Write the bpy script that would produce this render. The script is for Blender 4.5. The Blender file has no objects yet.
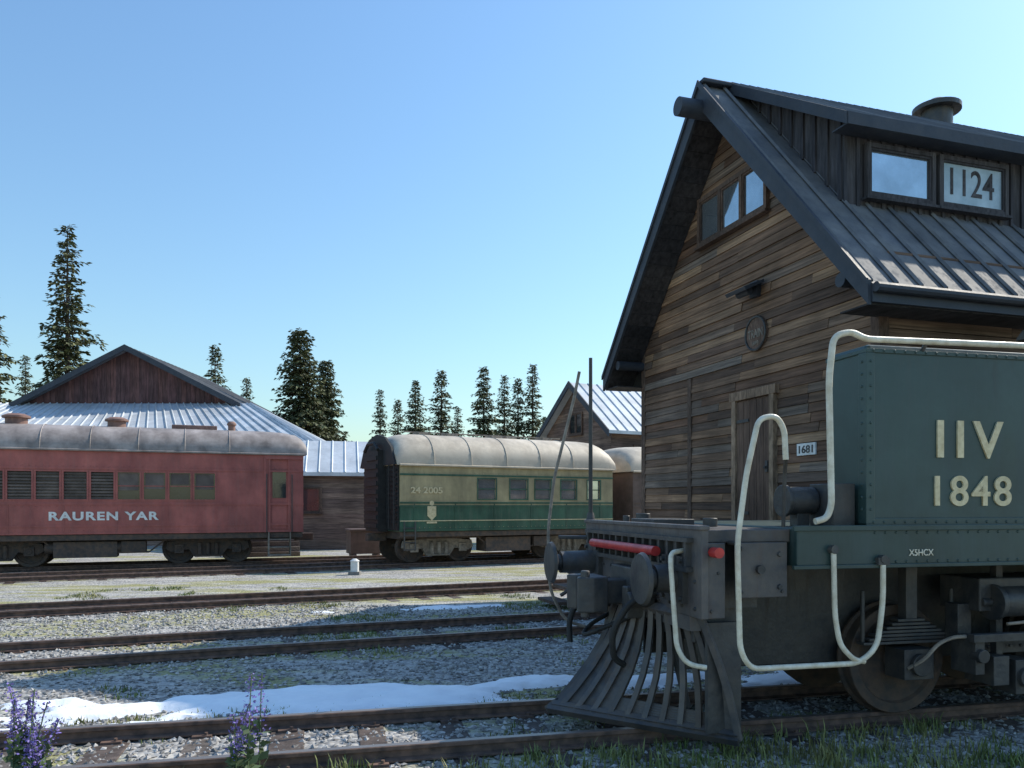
import bpy, bmesh, math, random
import numpy as np
from mathutils import Vector, Matrix, noise, Quaternion
random.seed(7); np.random.seed(7)
S = bpy.context.scene
COL = S.collection
# ------------------------------------------------------------------ materials
def nd(nt, t, **kw):
    n = nt.nodes.new(t)
    for k, v in kw.items():
        setattr(n, k, v)
    return n
def c4(c): return (c[0], c[1], c[2], 1.0)
def mat(name, c1, c2=None, scale=6, rough=.6, metal=0.0, bump=.15, bscale=None, stretch=(1, 1, 1),
        island=0.0, ramp=(.35, .65), grime=.25, spec=.5, rvar=.12, bdist=.02, streak=0.0, scol=(.17, .14, .115)):
    m = bpy.data.materials.new(name); m.use_nodes = True
    nt = m.node_tree; b = nt.nodes['Principled BSDF']; L = nt.links.new
    tc = nd(nt, 'ShaderNodeTexCoord'); mp = nd(nt, 'ShaderNodeMapping'); mp.inputs['Scale'].default_value = stretch
    L(tc.outputs['Object'], mp.inputs['Vector'])
    n1 = nd(nt, 'ShaderNodeTexNoise'); n1.inputs['Scale'].default_value = scale; n1.inputs['Detail'].default_value = 8
    n1.inputs['Roughness'].default_value = .6
    L(mp.outputs[0], n1.inputs['Vector'])
    r = nd(nt, 'ShaderNodeValToRGB'); r.color_ramp.elements[0].position = ramp[0]; r.color_ramp.elements[1].position = ramp[1]
    r.color_ramp.elements[0].color = c4(c1); r.color_ramp.elements[1].color = c4(c2 if c2 else [x*.72 for x in c1])
    L(n1.outputs['Fac'], r.inputs[0])
    n2 = nd(nt, 'ShaderNodeTexNoise'); n2.inputs['Scale'].default_value = .9; n2.inputs['Detail'].default_value = 6
    n2.inputs['Roughness'].default_value = .7
    L(tc.outputs['Object'], n2.inputs['Vector'])
    mr = nd(nt, 'ShaderNodeMapRange'); mr.inputs[1].default_value = .3; mr.inputs[2].default_value = .7
    mr.inputs[3].default_value = 1-grime; mr.inputs[4].default_value = 1+grime*.6
    L(n2.outputs['Fac'], mr.inputs[0])
    val = mr.outputs[0]
    if island > 0:
        g = nd(nt, 'ShaderNodeNewGeometry'); mi = nd(nt, 'ShaderNodeMapRange')
        mi.inputs[3].default_value = 1-island; mi.inputs[4].default_value = 1+island
        L(g.outputs['Random Per Island'], mi.inputs[0])
        mm = nd(nt, 'ShaderNodeMath', operation='MULTIPLY'); L(val, mm.inputs[0]); L(mi.outputs[0], mm.inputs[1]); val = mm.outputs[0]
    vm = nd(nt, 'ShaderNodeVectorMath', operation='SCALE'); L(r.outputs[0], vm.inputs[0]); L(val, vm.inputs['Scale'])
    out = vm.outputs[0]; stf = None
    if streak > 0:
        m2 = nd(nt, 'ShaderNodeMapping'); m2.inputs['Scale'].default_value = (5, 5, .55); L(tc.outputs['Object'], m2.inputs[0])
        n5 = nd(nt, 'ShaderNodeTexNoise'); n5.inputs['Scale'].default_value = 2.2; n5.inputs['Detail'].default_value = 9; n5.inputs['Roughness'].default_value = .7; L(m2.outputs[0], n5.inputs['Vector'])
        sm = nd(nt, 'ShaderNodeMapRange'); sm.inputs[1].default_value = .50; sm.inputs[2].default_value = .72; sm.inputs[4].default_value = streak; L(n5.outputs['Fac'], sm.inputs[0])
        mx = nd(nt, 'ShaderNodeMix', data_type='RGBA'); L(sm.outputs[0], mx.inputs[0]); L(out, mx.inputs[6]); mx.inputs[7].default_value = c4(scol); out = mx.outputs[2]; stf = sm.outputs[0]
    L(out, b.inputs['Base Color'])
    b.inputs['Metallic'].default_value = metal
    b.inputs['Specular IOR Level'].default_value = spec
    rr = nd(nt, 'ShaderNodeMapRange'); rr.inputs[3].default_value = max(.03, rough-rvar); rr.inputs[4].default_value = min(1, rough+rvar)
    L(n1.outputs['Fac'], rr.inputs[0])
    if stf:
        ad = nd(nt, 'ShaderNodeMath', operation='ADD', use_clamp=True); L(rr.outputs[0], ad.inputs[0]); L(stf, ad.inputs[1]); L(ad.outputs[0], b.inputs['Roughness'])
    else: L(rr.outputs[0], b.inputs['Roughness'])
    if bump > 0:
        n3 = nd(nt, 'ShaderNodeTexNoise'); n3.inputs['Scale'].default_value = bscale or scale*3; n3.inputs['Detail'].default_value = 6
        L(mp.outputs[0], n3.inputs['Vector'])
        bp = nd(nt, 'ShaderNodeBump'); bp.inputs['Strength'].default_value = bump; bp.inputs['Distance'].default_value = bdist
        L(n3.outputs['Fac'], bp.inputs['Height']); L(bp.outputs[0], b.inputs['Normal'])
    return m

def plank_mat(name, cols, stretch, scale=3.0, rough=.8):
    """weathered boards: each board (mesh island) picks its own tone, grain runs along it"""
    m = bpy.data.materials.new(name); m.use_nodes = True
    nt = m.node_tree; b = nt.nodes['Principled BSDF']; L = nt.links.new
    g = nd(nt, 'ShaderNodeNewGeometry'); r = nd(nt, 'ShaderNodeValToRGB'); r.color_ramp.interpolation = 'LINEAR'
    el = r.color_ramp.elements; el[0].color = c4(cols[0]); el[1].color = c4(cols[-1])
    for i in range(1, len(cols)-1):
        e = el.new(i/(len(cols)-1)); e.color = c4(cols[i])
    L(g.outputs['Random Per Island'], r.inputs[0])
    tc = nd(nt, 'ShaderNodeTexCoord'); mp = nd(nt, 'ShaderNodeMapping'); mp.inputs['Scale'].default_value = stretch
    L(tc.outputs['Object'], mp.inputs['Vector'])
    off = nd(nt, 'ShaderNodeVectorMath', operation='ADD'); L(mp.outputs[0], off.inputs[0])
    sc = nd(nt, 'ShaderNodeMath', operation='MULTIPLY'); sc.inputs[1].default_value = 37; L(g.outputs['Random Per Island'], sc.inputs[0])
    L(sc.outputs[0], off.inputs[1])
    n = nd(nt, 'ShaderNodeTexNoise'); n.inputs['Scale'].default_value = scale; n.inputs['Detail'].default_value = 10; n.inputs['Roughness'].default_value = .7
    L(off.outputs[0], n.inputs['Vector'])
    mr = nd(nt, 'ShaderNodeMapRange'); mr.inputs[1].default_value = .3; mr.inputs[2].default_value = .7; mr.inputs[3].default_value = .35; mr.inputs[4].default_value = 1.65
    L(n.outputs['Fac'], mr.inputs[0])
    n2 = nd(nt, 'ShaderNodeTexNoise'); n2.inputs['Scale'].default_value = .8; n2.inputs['Detail'].default_value = 5
    L(tc.outputs['Object'], n2.inputs['Vector'])
    mr2 = nd(nt, 'ShaderNodeMapRange'); mr2.inputs[1].default_value = .35; mr2.inputs[2].default_value = .65; mr2.inputs[3].default_value = .65; mr2.inputs[4].default_value = 1.2
    L(n2.outputs['Fac'], mr2.inputs[0])
    mu = nd(nt, 'ShaderNodeMath', operation='MULTIPLY'); L(mr.outputs[0], mu.inputs[0]); L(mr2.outputs[0], mu.inputs[1])
    vm = nd(nt, 'ShaderNodeVectorMath', operation='SCALE'); L(r.outputs[0], vm.inputs[0]); L(mu.outputs[0], vm.inputs['Scale'])
    L(vm.outputs[0], b.inputs['Base Color']); b.inputs['Roughness'].default_value = rough
    b.inputs['Specular IOR Level'].default_value = .3
    bp = nd(nt, 'ShaderNodeBump'); bp.inputs['Strength'].default_value = .5; bp.inputs['Distance'].default_value = .012
    L(n.outputs['Fac'], bp.inputs['Height']); L(bp.outputs[0], b.inputs['Normal'])
    return m

def glass_mat(name, c=(.05, .07, .09), metal=.0, rough=.04):
    m = mat(name, c, [x*.7 for x in c], scale=1.5, rough=rough, metal=metal, bump=.04, bscale=1.2, grime=.1, rvar=.02, bdist=.05)
    m.node_tree.nodes['Principled BSDF'].inputs['Specular IOR Level'].default_value = .8
    m.node_tree.nodes['Principled BSDF'].inputs['IOR'].default_value = 1.6
    return m

M = {}
M['steel'] = mat('dark_steel', (.034, .038, .044), (.078, .072, .066), scale=7, rough=.48, bump=.3, island=.25, streak=.35, scol=(.11, .08, .06))
M['black'] = mat('black_rubber', (.014, .014, .015), (.03, .03, .03), scale=9, rough=.7, bump=.1)
M['plow'] = mat('plow_steel', (.055, .058, .068), (.13, .112, .10), scale=4, rough=.48, bump=.35, island=.25, streak=.45, scol=(.15, .10, .075))
M['rustdark'] = mat('rusty_underframe', (.055, .047, .043), (.13, .085, .06), scale=9, rough=.75, bump=.3, island=.25)
M['teal'] = mat('dark_green_paint', (.026, .056, .055), (.040, .074, .071), scale=2.2, rough=.36, bump=.06, bscale=2.5, grime=.38, ramp=(.3, .75), bdist=.06, streak=.30, scol=(.12, .125, .11))
M['cream'] = mat('cream_paint', (.80, .76, .64), (.60, .53, .40), scale=14, rough=.4, bump=.1, grime=.25, streak=.3, scol=(.36, .27, .18))
M['gold'] = mat('gold_lettering', (.78, .66, .42), (.58, .47, .27), scale=20, rough=.5, bump=.05)
M['red'] = mat('red_paint', (.60, .05, .045), (.42, .03, .03), scale=10, rough=.35, bump=.05)
M['maroon'] = mat('maroon_paint', (.45, .125, .105), (.32, .082, .072), scale=2.5, rough=.45, bump=.1, grime=.35, stretch=(1, 1, .35), streak=.4, scol=(.26, .16, .14))
M['carroof'] = mat('weathered_car_roof', (.40, .345, .32), (.2, .165, .15), scale=2.2, rough=.6, bump=.25, grime=.4, stretch=(1, .4, 1))
M['creamroof'] = mat('cream_car_roof', (.66, .57, .45), (.42, .355, .275), scale=1.8, rough=.6, bump=.2, grime=.38, stretch=(1, .4, 1))
M['cargreen'] = mat('car_green_paint', (.055, .14, .09), (.032, .09, .06), scale=3, rough=.40, bump=.1, grime=.4, stretch=(1, 1, .4), streak=.45, scol=(.17, .17, .12))
M['carolive'] = mat('car_olive_paint', (.48, .39, .22), (.30, .25, .14), scale=1.8, rough=.5, bump=.1, grime=.35, stretch=(1, 1, .4), streak=.4, scol=(.22, .18, .12))
M['carbrown'] = mat('car_brown_paint', (.16, .10, .08), (.10, .065, .05), scale=3, rough=.6, bump=.2)
M['bogie'] = mat('dusty_bogie', (.38, .32, .26), (.17, .145, .12), scale=8, rough=.8, bump=.4, island=.2)
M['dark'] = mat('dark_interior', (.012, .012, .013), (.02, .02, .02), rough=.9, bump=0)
M['glass'] = glass_mat('window_glass', (.035, .038, .042))
M['blind'] = mat('window_blinds', (.15, .12, .105), (.10, .08, .07), scale=4, rough=.8, bump=.1, island=.35)
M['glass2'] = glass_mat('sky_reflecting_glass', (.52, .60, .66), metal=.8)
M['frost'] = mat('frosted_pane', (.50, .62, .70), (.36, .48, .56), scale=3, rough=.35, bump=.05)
M['frame'] = plank_mat('window_frame_wood', [(.075, .05, .04), (.15, .095, .07), (.10, .07, .055)], (8, 8, 3))
M['roofmetal'] = mat('dark_metal_roof', (.13, .135, .148), (.20, .195, .192), scale=3, rough=.72, metal=0.0, bump=.12, grime=.35, island=.18, streak=.25, scol=(.10, .09, .09), spec=.25)
M['rooftrim'] = mat('roof_trim', (.036, .044, .060), (.056, .062, .076), scale=5, rough=.58, bump=.2, island=.12, spec=.35)
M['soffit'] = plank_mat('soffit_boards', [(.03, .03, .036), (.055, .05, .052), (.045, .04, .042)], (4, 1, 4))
M['planks'] = plank_mat('weathered_planks', [(.065, .038, .027), (.18, .102, .066), (.10, .065, .048), (.31, .185, .11), (.135, .082, .058), (.38, .24, .145), (.105, .065, .047), (.21, .132, .088), (.185, .148, .122), (.11, .065, .045)], (6, .45, 14), scale=2.2)
M['planks_x'] = plank_mat('weathered_planks_side', [(.08, .05, .038), (.20, .125, .085), (.12, .08, .06), (.28, .175, .11), (.15, .10, .075), (.22, .15, .11)], (.45, 6, 14), scale=2.2)
M['doorframe'] = plank_mat('door_frame_wood', [(.26, .175, .115), (.34, .235, .16), (.29, .19, .13)], (8, 8, 2), scale=2.2)
M['batten'] = plank_mat('dormer_boards', [(.050, .050, .060), (.082, .076, .080), (.064, .060, .068)], (6, 6, .6))
M['door'] = plank_mat('door_boards', [(.10, .062, .046), (.16, .10, .072), (.13, .08, .06)], (10, 10, .7))
M['concrete'] = mat('concrete', (.30, .29, .27), (.2, .19, .18), scale=3, rough=.9, bump=.4)
M['sleeper'] = plank_mat('sleeper_wood', [(.075, .058, .05), (.13, .10, .085), (.17, .145, .125), (.10, .08, .07)], (5, 5, 8))
M['snow'] = mat('snow', (.90, .92, .95), (.82, .85, .90), scale=6, rough=.6, bump=.5, bscale=14, grime=.05, ramp=(.3, .8))
M['stone'] = mat('gravel_stones', (.40, .385, .365), (.25, .24, .23), scale=18, rough=.9, bump=.2, island=.55, grime=.1)
M['grass'] = mat('grass_blades', (.11, .17, .04), (.27, .25, .09), scale=1.3, rough=.7, bump=0, island=.45)
M['petal'] = mat('lavender_petals', (.18, .13, .44), (.27, .20, .52), scale=9, rough=.6, bump=0, island=.4)
M['leaf'] = mat('plant_leaves', (.07, .12, .05), (.12, .16, .07), scale=5, rough=.6, bump=0, island=.3)
M['bark'] = mat('bark', (.12, .09, .07), (.07, .05, .04), scale=5, rough=.9, bump=.6, stretch=(1, 1, .2))
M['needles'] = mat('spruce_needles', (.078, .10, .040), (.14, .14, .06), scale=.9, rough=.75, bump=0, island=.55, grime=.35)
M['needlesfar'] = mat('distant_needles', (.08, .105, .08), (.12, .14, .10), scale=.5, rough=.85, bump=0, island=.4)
M['metalwhite'] = mat('light_metal_roof', (.66, .69, .72), (.50, .53, .56), scale=1.2, rough=.4, metal=.1, bump=.1, grime=.25, island=.1, streak=.25, scol=(.34, .30, .28))
M['barn'] = plank_mat('barn_boards', [(.13, .062, .060), (.09, .048, .046), (.17, .078, .068)], (3, 3, .4))
M['brownwall'] = plank_mat('brown_siding', [(.19, .125, .10), (.13, .09, .075), (.25, .17, .13), (.16, .115, .09)], (.5, .5, 9))
M['white'] = mat('white_paint', (.85, .85, .83), (.7, .7, .68), scale=10, rough=.5, bump=.05)
M['vent'] = mat('rusty_vent', (.30, .17, .13), (.2, .11, .09), scale=8, rough=.7, bump=.2)

def rail_mat():
    m = bpy.data.materials.new('rusty_rail'); m.use_nodes = True
    nt = m.node_tree; b = nt.nodes['Principled BSDF']; L = nt.links.new
    tc = nd(nt, 'ShaderNodeTexCoord'); n = nd(nt, 'ShaderNodeTexNoise'); n.inputs['Scale'].default_value = 12; n.inputs['Detail'].default_value = 8
    L(tc.outputs['Object'], n.inputs['Vector'])
    r = nd(nt, 'ShaderNodeValToRGB'); r.color_ramp.elements[0].position = .35; r.color_ramp.elements[1].position = .65
    r.color_ramp.elements[0].color = c4((.075, .050, .042)); r.color_ramp.elements[1].color = c4((.19, .115, .085)); L(n.outputs['Fac'], r.inputs[0])
    g = nd(nt, 'ShaderNodeNewGeometry'); sx = nd(nt, 'ShaderNodeSeparateXYZ'); L(g.outputs['Normal'], sx.inputs[0])
    sp = nd(nt, 'ShaderNodeSeparateXYZ'); L(tc.outputs['Object'], sp.inputs[0])
    a = nd(nt, 'ShaderNodeMath', operation='GREATER_THAN'); a.inputs[1].default_value = .95; L(sx.outputs[2], a.inputs[0])
    h = nd(nt, 'ShaderNodeMath', operation='GREATER_THAN'); h.inputs[1].default_value = .11; L(sp.outputs[2], h.inputs[0])
    mu = nd(nt, 'ShaderNodeMath', operation='MULTIPLY'); L(a.outputs[0], mu.inputs[0]); L(h.outputs[0], mu.inputs[1])
    mx = nd(nt, 'ShaderNodeMix', data_type='RGBA'); L(mu.outputs[0], mx.inputs[0]); L(r.outputs[0], mx.inputs[6]); mx.inputs[7].default_value = c4((.28, .23, .20))
    L(mx.outputs[2], b.inputs['Base Color'])
    mt = nd(nt, 'ShaderNodeMath', operation='MULTIPLY'); mt.inputs[1].default_value = .6; L(mu.outputs[0], mt.inputs[0]); L(mt.outputs[0], b.inputs['Metallic'])
    rr = nd(nt, 'ShaderNodeMapRange'); rr.inputs[3].default_value = .8; rr.inputs[4].default_value = .38; L(mu.outputs[0], rr.inputs[0]); L(rr.outputs[0], b.inputs['Roughness'])
    bp = nd(nt, 'ShaderNodeBump'); bp.inputs['Strength'].default_value = .3; bp.inputs['Distance'].default_value = .01; L(n.outputs['Fac'], bp.inputs['Height']); L(bp.outputs[0], b.inputs['Normal'])
    return m
M['rail'] = rail_mat()

def ground_mat():
    m = bpy.data.materials.new('gravel_ground'); m.use_nodes = True
    nt = m.node_tree; b = nt.nodes['Principled BSDF']; L = nt.links.new
    tc = nd(nt, 'ShaderNodeTexCoord')
    v = nd(nt, 'ShaderNodeTexVoronoi'); v.inputs['Scale'].default_value = 22; L(tc.outputs['Object'], v.inputs['Vector'])
    bw = nd(nt, 'ShaderNodeSeparateColor'); L(v.outputs['Color'], bw.inputs[0])
    r = nd(nt, 'ShaderNodeValToRGB'); r.color_ramp.elements[0].color = c4((.17, .165, .16)); r.color_ramp.elements[1].color = c4((.50, .485, .46)); L(bw.outputs[0], r.inputs[0])
    n1 = nd(nt, 'ShaderNodeTexNoise'); n1.inputs['Scale'].default_value = .8; n1.inputs['Detail'].default_value = 8; n1.inputs['Roughness'].default_value = .65
    mp = nd(nt, 'ShaderNodeMapping'); mp.inputs['Rotation'].default_value = (0, 0, math.radians(-20)); mp.inputs['Scale'].default_value = (.35, 1.3, 1)
    L(tc.outputs['Object'], mp.inputs[0]); L(mp.outputs[0], n1.inputs['Vector'])
    e = nd(nt, 'ShaderNodeMapRange'); e.inputs[1].default_value = .48; e.inputs[2].default_value = .56; L(n1.outputs['Fac'], e.inputs[0])
    gr = nd(nt, 'ShaderNodeTexNoise'); gr.inputs['Scale'].default_value = 40; gr.inputs['Detail'].default_value = 5; L(tc.outputs['Object'], gr.inputs['Vector'])
    gc = nd(nt, 'ShaderNodeValToRGB'); gc.color_ramp.elements[0].position = .35; gc.color_ramp.elements[1].position = .65
    gc.color_ramp.elements[0].color = c4((.16, .175, .045)); gc.color_ramp.elements[1].color = c4((.42, .38, .16)); L(gr.outputs['Fac'], gc.inputs[0])
    ef = nd(nt, 'ShaderNodeMath', operation='MULTIPLY'); ef.inputs[1].default_value = .8; L(e.outputs[0], ef.inputs[0])
    mx = nd(nt, 'ShaderNodeMix', data_type='RGBA'); L(ef.outputs[0], mx.inputs[0]); L(r.outputs[0], mx.inputs[6]); L(gc.outputs[0], mx.inputs[7])
    n4 = nd(nt, 'ShaderNodeTexNoise'); n4.inputs['Scale'].default_value = 2.0; n4.inputs['Detail'].default_value = 9; n4.inputs['Roughness'].default_value = .7
    mp2 = nd(nt, 'ShaderNodeMapping'); mp2.inputs['Location'].default_value = (5, 3, 0); mp2.inputs['Rotation'].default_value = (0, 0, math.radians(-20)); mp2.inputs['Scale'].default_value = (.4, 1.2, 1)
    L(tc.outputs['Object'], mp2.inputs[0]); L(mp2.outputs[0], n4.inputs['Vector'])
    pf = nd(nt, 'ShaderNodeMapRange'); pf.inputs[1].default_value = .50; pf.inputs[2].default_value = .60; pf.inputs[4].default_value = .6; L(n4.outputs['Fac'], pf.inputs[0])
    mx2 = nd(nt, 'ShaderNodeMix', data_type='RGBA'); L(pf.outputs[0], mx2.inputs[0]); L(mx.outputs[2], mx2.inputs[6]); mx2.inputs[7].default_value = c4((.54, .52, .48))
    L(mx2.outputs[2], b.inputs['Base Color']); b.inputs['Roughness'].default_value = .95; b.inputs['Specular IOR Level'].default_value = .2
    bp = nd(nt, 'ShaderNodeBump'); bp.inputs['Strength'].default_value = .8; bp.inputs['Distance'].default_value = .025; bp.invert = True
    L(v.outputs['Distance'], bp.inputs['Height']); L(bp.outputs[0], b.inputs['Normal'])
    return m
M['ground'] = ground_mat()

# ------------------------------------------------------------------ mesh helpers
def empty(name, loc=(0, 0, 0), rot=0.0):
    o = bpy.data.objects.new(name, None); o.location = loc; o.rotation_euler = (0, 0, rot); COL.objects.link(o)
    o.empty_display_size = .3
    return o
def mk(name, verts, faces, m, parent=None, smooth=False, bevel=0.0, fix=True):
    me = bpy.data.meshes.new(name); me.from_pydata([tuple(v) for v in verts], [], faces); me.update()
    for x in (m if isinstance(m, (list, tuple)) else [m]): me.materials.append(x)
    if fix:
        bm = bmesh.new(); bm.from_mesh(me); bmesh.ops.recalc_face_normals(bm, faces=bm.faces); bm.to_mesh(me); bm.free()
    if smooth:
        me.polygons.foreach_set('use_smooth', [True]*len(me.polygons))
        try: me.set_sharp_from_angle(angle=math.radians(35))
        except Exception: pass
    o = bpy.data.objects.new(name, me); COL.objects.link(o)
    if parent: o.parent = parent
    if bevel:
        b = o.modifiers.new('bevel', 'BEVEL'); b.width = bevel; b.segments = 2; b.limit_method = 'ANGLE'
    return o
class A:
    def __init__(s): s.v = []; s.f = []
    def add(s, vs, fs):
        o = len(s.v); s.v += [tuple(v) for v in vs]; s.f += [tuple(i+o for i in f) for f in fs]
    def box(s, x0, x1, y0, y1, z0, z1, mtx=None):
        vs = [Vector(p) for p in ((x0, y0, z0), (x1, y0, z0), (x1, y1, z0), (x0, y1, z0), (x0, y0, z1), (x1, y0, z1), (x1, y1, z1), (x0, y1, z1))]
        if mtx: vs = [mtx @ v for v in vs]
        s.add(vs, [(0, 3, 2, 1), (4, 5, 6, 7), (0, 1, 5, 4), (1, 2, 6, 5), (2, 3, 7, 6), (3, 0, 4, 7)])
    def cyl(s, p1, p2, r1, r2=None, n=16):
        r2 = r1 if r2 is None else r2
        p1 = Vector(p1); p2 = Vector(p2); q = (p2-p1).to_track_quat('Z', 'Y')
        vs = []
        for p, r in ((p1, r1), (p2, r2)):
            for i in range(n):
                a = 2*math.pi*i/n; vs.append(p+q @ Vector((r*math.cos(a), r*math.sin(a), 0)))
        fs = [(i, (i+1) % n, n+(i+1) % n, n+i) for i in range(n)]+[tuple(range(n-1, -1, -1)), tuple(range(n, 2*n))]
        s.add(vs, fs)
    def lathe_y(s, prof, c, n=36):
        k = len(prof); vs = []
        for i in range(n):
            a = 2*math.pi*i/n
            for r, y in prof: vs.append((c[0]+r*math.cos(a), c[1]+y, c[2]+r*math.sin(a)))
        fs = []
        for i in range(n):
            j = (i+1) % n
            for t in range(k-1): fs.append((i*k+t, j*k+t, j*k+t+1, i*k+t+1))
        s.add(vs, fs)
    def tube(s, pts, r, n=10, fil=0.0):
        pts = [Vector(p) for p in pts]
        if fil > 0:
            out = [pts[0]]
            for i in range(1, len(pts)-1):
                a, b, c = pts[i-1], pts[i], pts[i+1]
                d1 = (a-b); d2 = (c-b); f = min(fil, d1.length*.48, d2.length*.48)
                p = b+d1.normalized()*f; q = b+d2.normalized()*f
                for t in (0, .2, .4, .6, .8, 1): out.append(p*(1-t)**2+b*2*t*(1-t)+q*t*t)
            out.append(pts[-1]); pts = out
        vs = []; k = len(pts); up = None
        for i, p in enumerate(pts):
            t = (pts[min(i+1, k-1)]-pts[max(i-1, 0)]).normalized()
            if up is None:
                up = t.orthogonal().normalized()
            up = (up-t*up.dot(t)).normalized(); w = t.cross(up)
            for j in range(n):
                a = 2*math.pi*j/n+math.pi/4; vs.append(p+up*r*math.cos(a)+w*r*math.sin(a))
        fs = []
        for i in range(k-1):
            for j in range(n): fs.append((i*n+j, i*n+(j+1) % n, (i+1)*n+(j+1) % n, (i+1)*n+j))
        fs += [tuple(range(n)), tuple(range((k-1)*n, k*n))]
        s.add(vs, fs)
    def prism(s, poly, axis, a0, a1):
        """poly 2-D, extruded along axis ('x' -> poly is (y,z); 'y' -> (x,z); 'z' -> (x,y))"""
        k = len(poly); vs = []
        for a in (a0, a1):
            for p in poly:
                vs.append((a, p[0], p[1]) if axis == 'x' else (p[0], a, p[1]) if axis == 'y' else (p[0], p[1], a))
        s.add(vs, [(i, (i+1) % k, k+(i+1) % k, k+i) for i in range(k)]+[tuple(range(k-1, -1, -1)), tuple(range(k, 2*k))])
    def obj(s, name, m, parent=None, smooth=False, bevel=0.0, fix=True):
        return mk(name, s.v, s.f, m, parent, smooth, bevel, fix)
def text(name, body, m, parent, loc, rot, w=None, h=None, ext=.006, bold=.0, spacing=1.0):
    c = bpy.data.curves.new(name, 'FONT'); c.body = body; c.extrude = .02; c.offset = bold; c.space_character = spacing; c.align_x = 'CENTER'; c.align_y = 'CENTER'
    o = bpy.data.objects.new(name+'_tmp', c); COL.objects.link(o)
    bpy.context.view_layer.update()
    dg = bpy.context.evaluated_depsgraph_get()
    me = bpy.data.meshes.new_from_object(o.evaluated_get(dg)); bpy.data.objects.remove(o)
    co = np.array([v.co[:] for v in me.vertices]); mn = co.min(0); mx = co.max(0); ce = (mn+mx)/2; si = mx-mn
    sc = np.array([(w/si[0]) if w else 1, (h/si[1]) if h else 1, ext/.04])
    co = (co-ce)*sc; me.vertices.foreach_set('co', co.ravel()); me.update()
    me.materials.clear(); me.materials.append(m); me.name = name
    ob = bpy.data.objects.new(name, me); COL.objects.link(ob); ob.parent = parent; ob.location = loc; ob.rotation_euler = rot
    return ob
SIDE = (math.pi/2, 0, 0); FRONT = (math.pi/2, 0, -math.pi/2)

# ------------------------------------------------------------------ ground
mk('ground', [(-400, -150, 0), (400, -150, 0), (400, 600, 0), (-400, 600, 0)], [(0, 1, 2, 3)], M['ground'], fix=False)

# ------------------------------------------------------------------ railway tracks
def resample(pts, step=.5):
    P = [Vector((p[0], p[1], 0)) for p in pts]
    out = []
    for i in range(len(P)-1):
        p0 = P[max(i-1, 0)]; p1 = P[i]; p2 = P[i+1]; p3 = P[min(i+2, len(P)-1)]
        n = max(1, int((p2-p1).length/step))
        for k in range(n):
            t = k/n
            out.append(.5*((2*p1)+(p2-p0)*t+(2*p0-5*p1+4*p2-p3)*t*t+(3*p1-p0-3*p2+p3)*t**3))
    out.append(P[-1]); return out
def track(pts, gauge, sl=2.2, sp=.62, emb=0.0):
    e = empty('railway_track')
    L = resample(pts); N = []
    for i in range(len(L)):
        t = (L[min(i+1, len(L)-1)]-L[max(i-1, 0)]).normalized(); N.append(Vector((-t.y, t.x, 0)))
    prof = [(-.06, .018), (.06, .018), (.06, .03), (.012, .042), (.010, .085), (.034, .094), (.034, .118), (.027, .124), (-.027, .124), (-.034, .118), (-.034, .094), (-.010, .085), (-.012, .042), (-.06, .03)]
    for sgn, nm in ((1, 'rail_far'), (-1, 'rail_near')):
        vs = []; k = len(prof)
        for p, n in zip(L, N):
            c = p+n*sgn*(gauge/2+.034)
            for a, z in prof: vs.append((c.x+n.x*a, c.y+n.y*a, z))
        fs = []
        for i in range(len(L)-1):
            for j in range(k): fs.append((i*k+j, i*k+(j+1) % k, (i+1)*k+(j+1) % k, (i+1)*k+j))
        fs += [tuple(range(k)), tuple(range((len(L)-1)*k, len(L)*k))]
        mk(nm, vs, fs, M['rail'], e)
    a = A(); b = A(); acc = 0; nxt = .2
    for i in range(len(L)-1):
        seg = L[i+1]-L[i]; l = seg.length
        while nxt <= acc+l:
            p = L[i]+seg*((nxt-acc)/l); ang = math.atan2(seg.y, seg.x)+random.uniform(-.03, .03)
            mt = Matrix.Translation(p+Vector((0, 0, -emb+random.uniform(-.006, .003)))) @ Matrix.Rotation(ang, 4, 'Z')
            w = random.uniform(.10, .13); q = sl/2+random.uniform(-.06, .06)
            a.box(-w, w, -q, q, -.12, .017, mt)
            for sg in (1, -1):
                for s2 in (1, -1):
                    yy = sg*(gauge/2+.034)+s2*.085
                    b.box(-.07, .07, yy-.028, yy+.028, .01, .034, mt)
                    b.cyl(mt @ Vector((.03, yy, .03)), mt @ Vector((.03, yy, .055)), .013, n=6)
            nxt += sp
        acc += l
    a.obj('sleepers', M['sleeper'], e, bevel=.008); b.obj('rail_clips', M['rail'], e)
    return e
TH = math.atan(.24); cl, slx = math.cos(TH), math.sin(TH)
LO = (2.89, 6.82)
def LW(p, y): return (LO[0]+cl*p-slx*y, LO[1]+slx*p+cl*y)
track([LW(-16, 0), LW(-6, 0), LW(4, 0), LW(16, 0)], .90, sl=1.75, emb=.006)
track([(-20, 2.6), (-12, 6.05), (-6, 8.75), (0, 11.15), (2.3, 12.0)], 1.25, emb=.016)
track([(-24, 5.2), (-14, 9.9), (-8, 12.75), (0.4, 16.7), (8, 20.2), (20, 25)], .95, sl=1.9, emb=.016)
RT = math.atan(.4); GT = math.atan(.55)
track([(-34, 13.4), (-20, 19.0), (-6.5, 24.3), (8, 31.2), (24, 40)], 1.3, emb=.016)
track([(-30, 9.2), (-20, 14.2), (-11, 18.9), (-6.0, 21.35), (-3.3, 22.9), (4, 26.9), (20, 35.5)], 1.3, emb=.016)
bs = empty('track_buffer_stop', (2.45, 12.06, 0), math.atan(.38))
a = A(); a.box(0, .25, -1.0, 1.0, .65, .95); a.box(.05, .2, -.75, -.6, 0, .65); a.box(.05, .2, .6, .75, 0, .65); a.obj('timber_frame', M['sleeper'], bs, bevel=.015)

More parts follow.
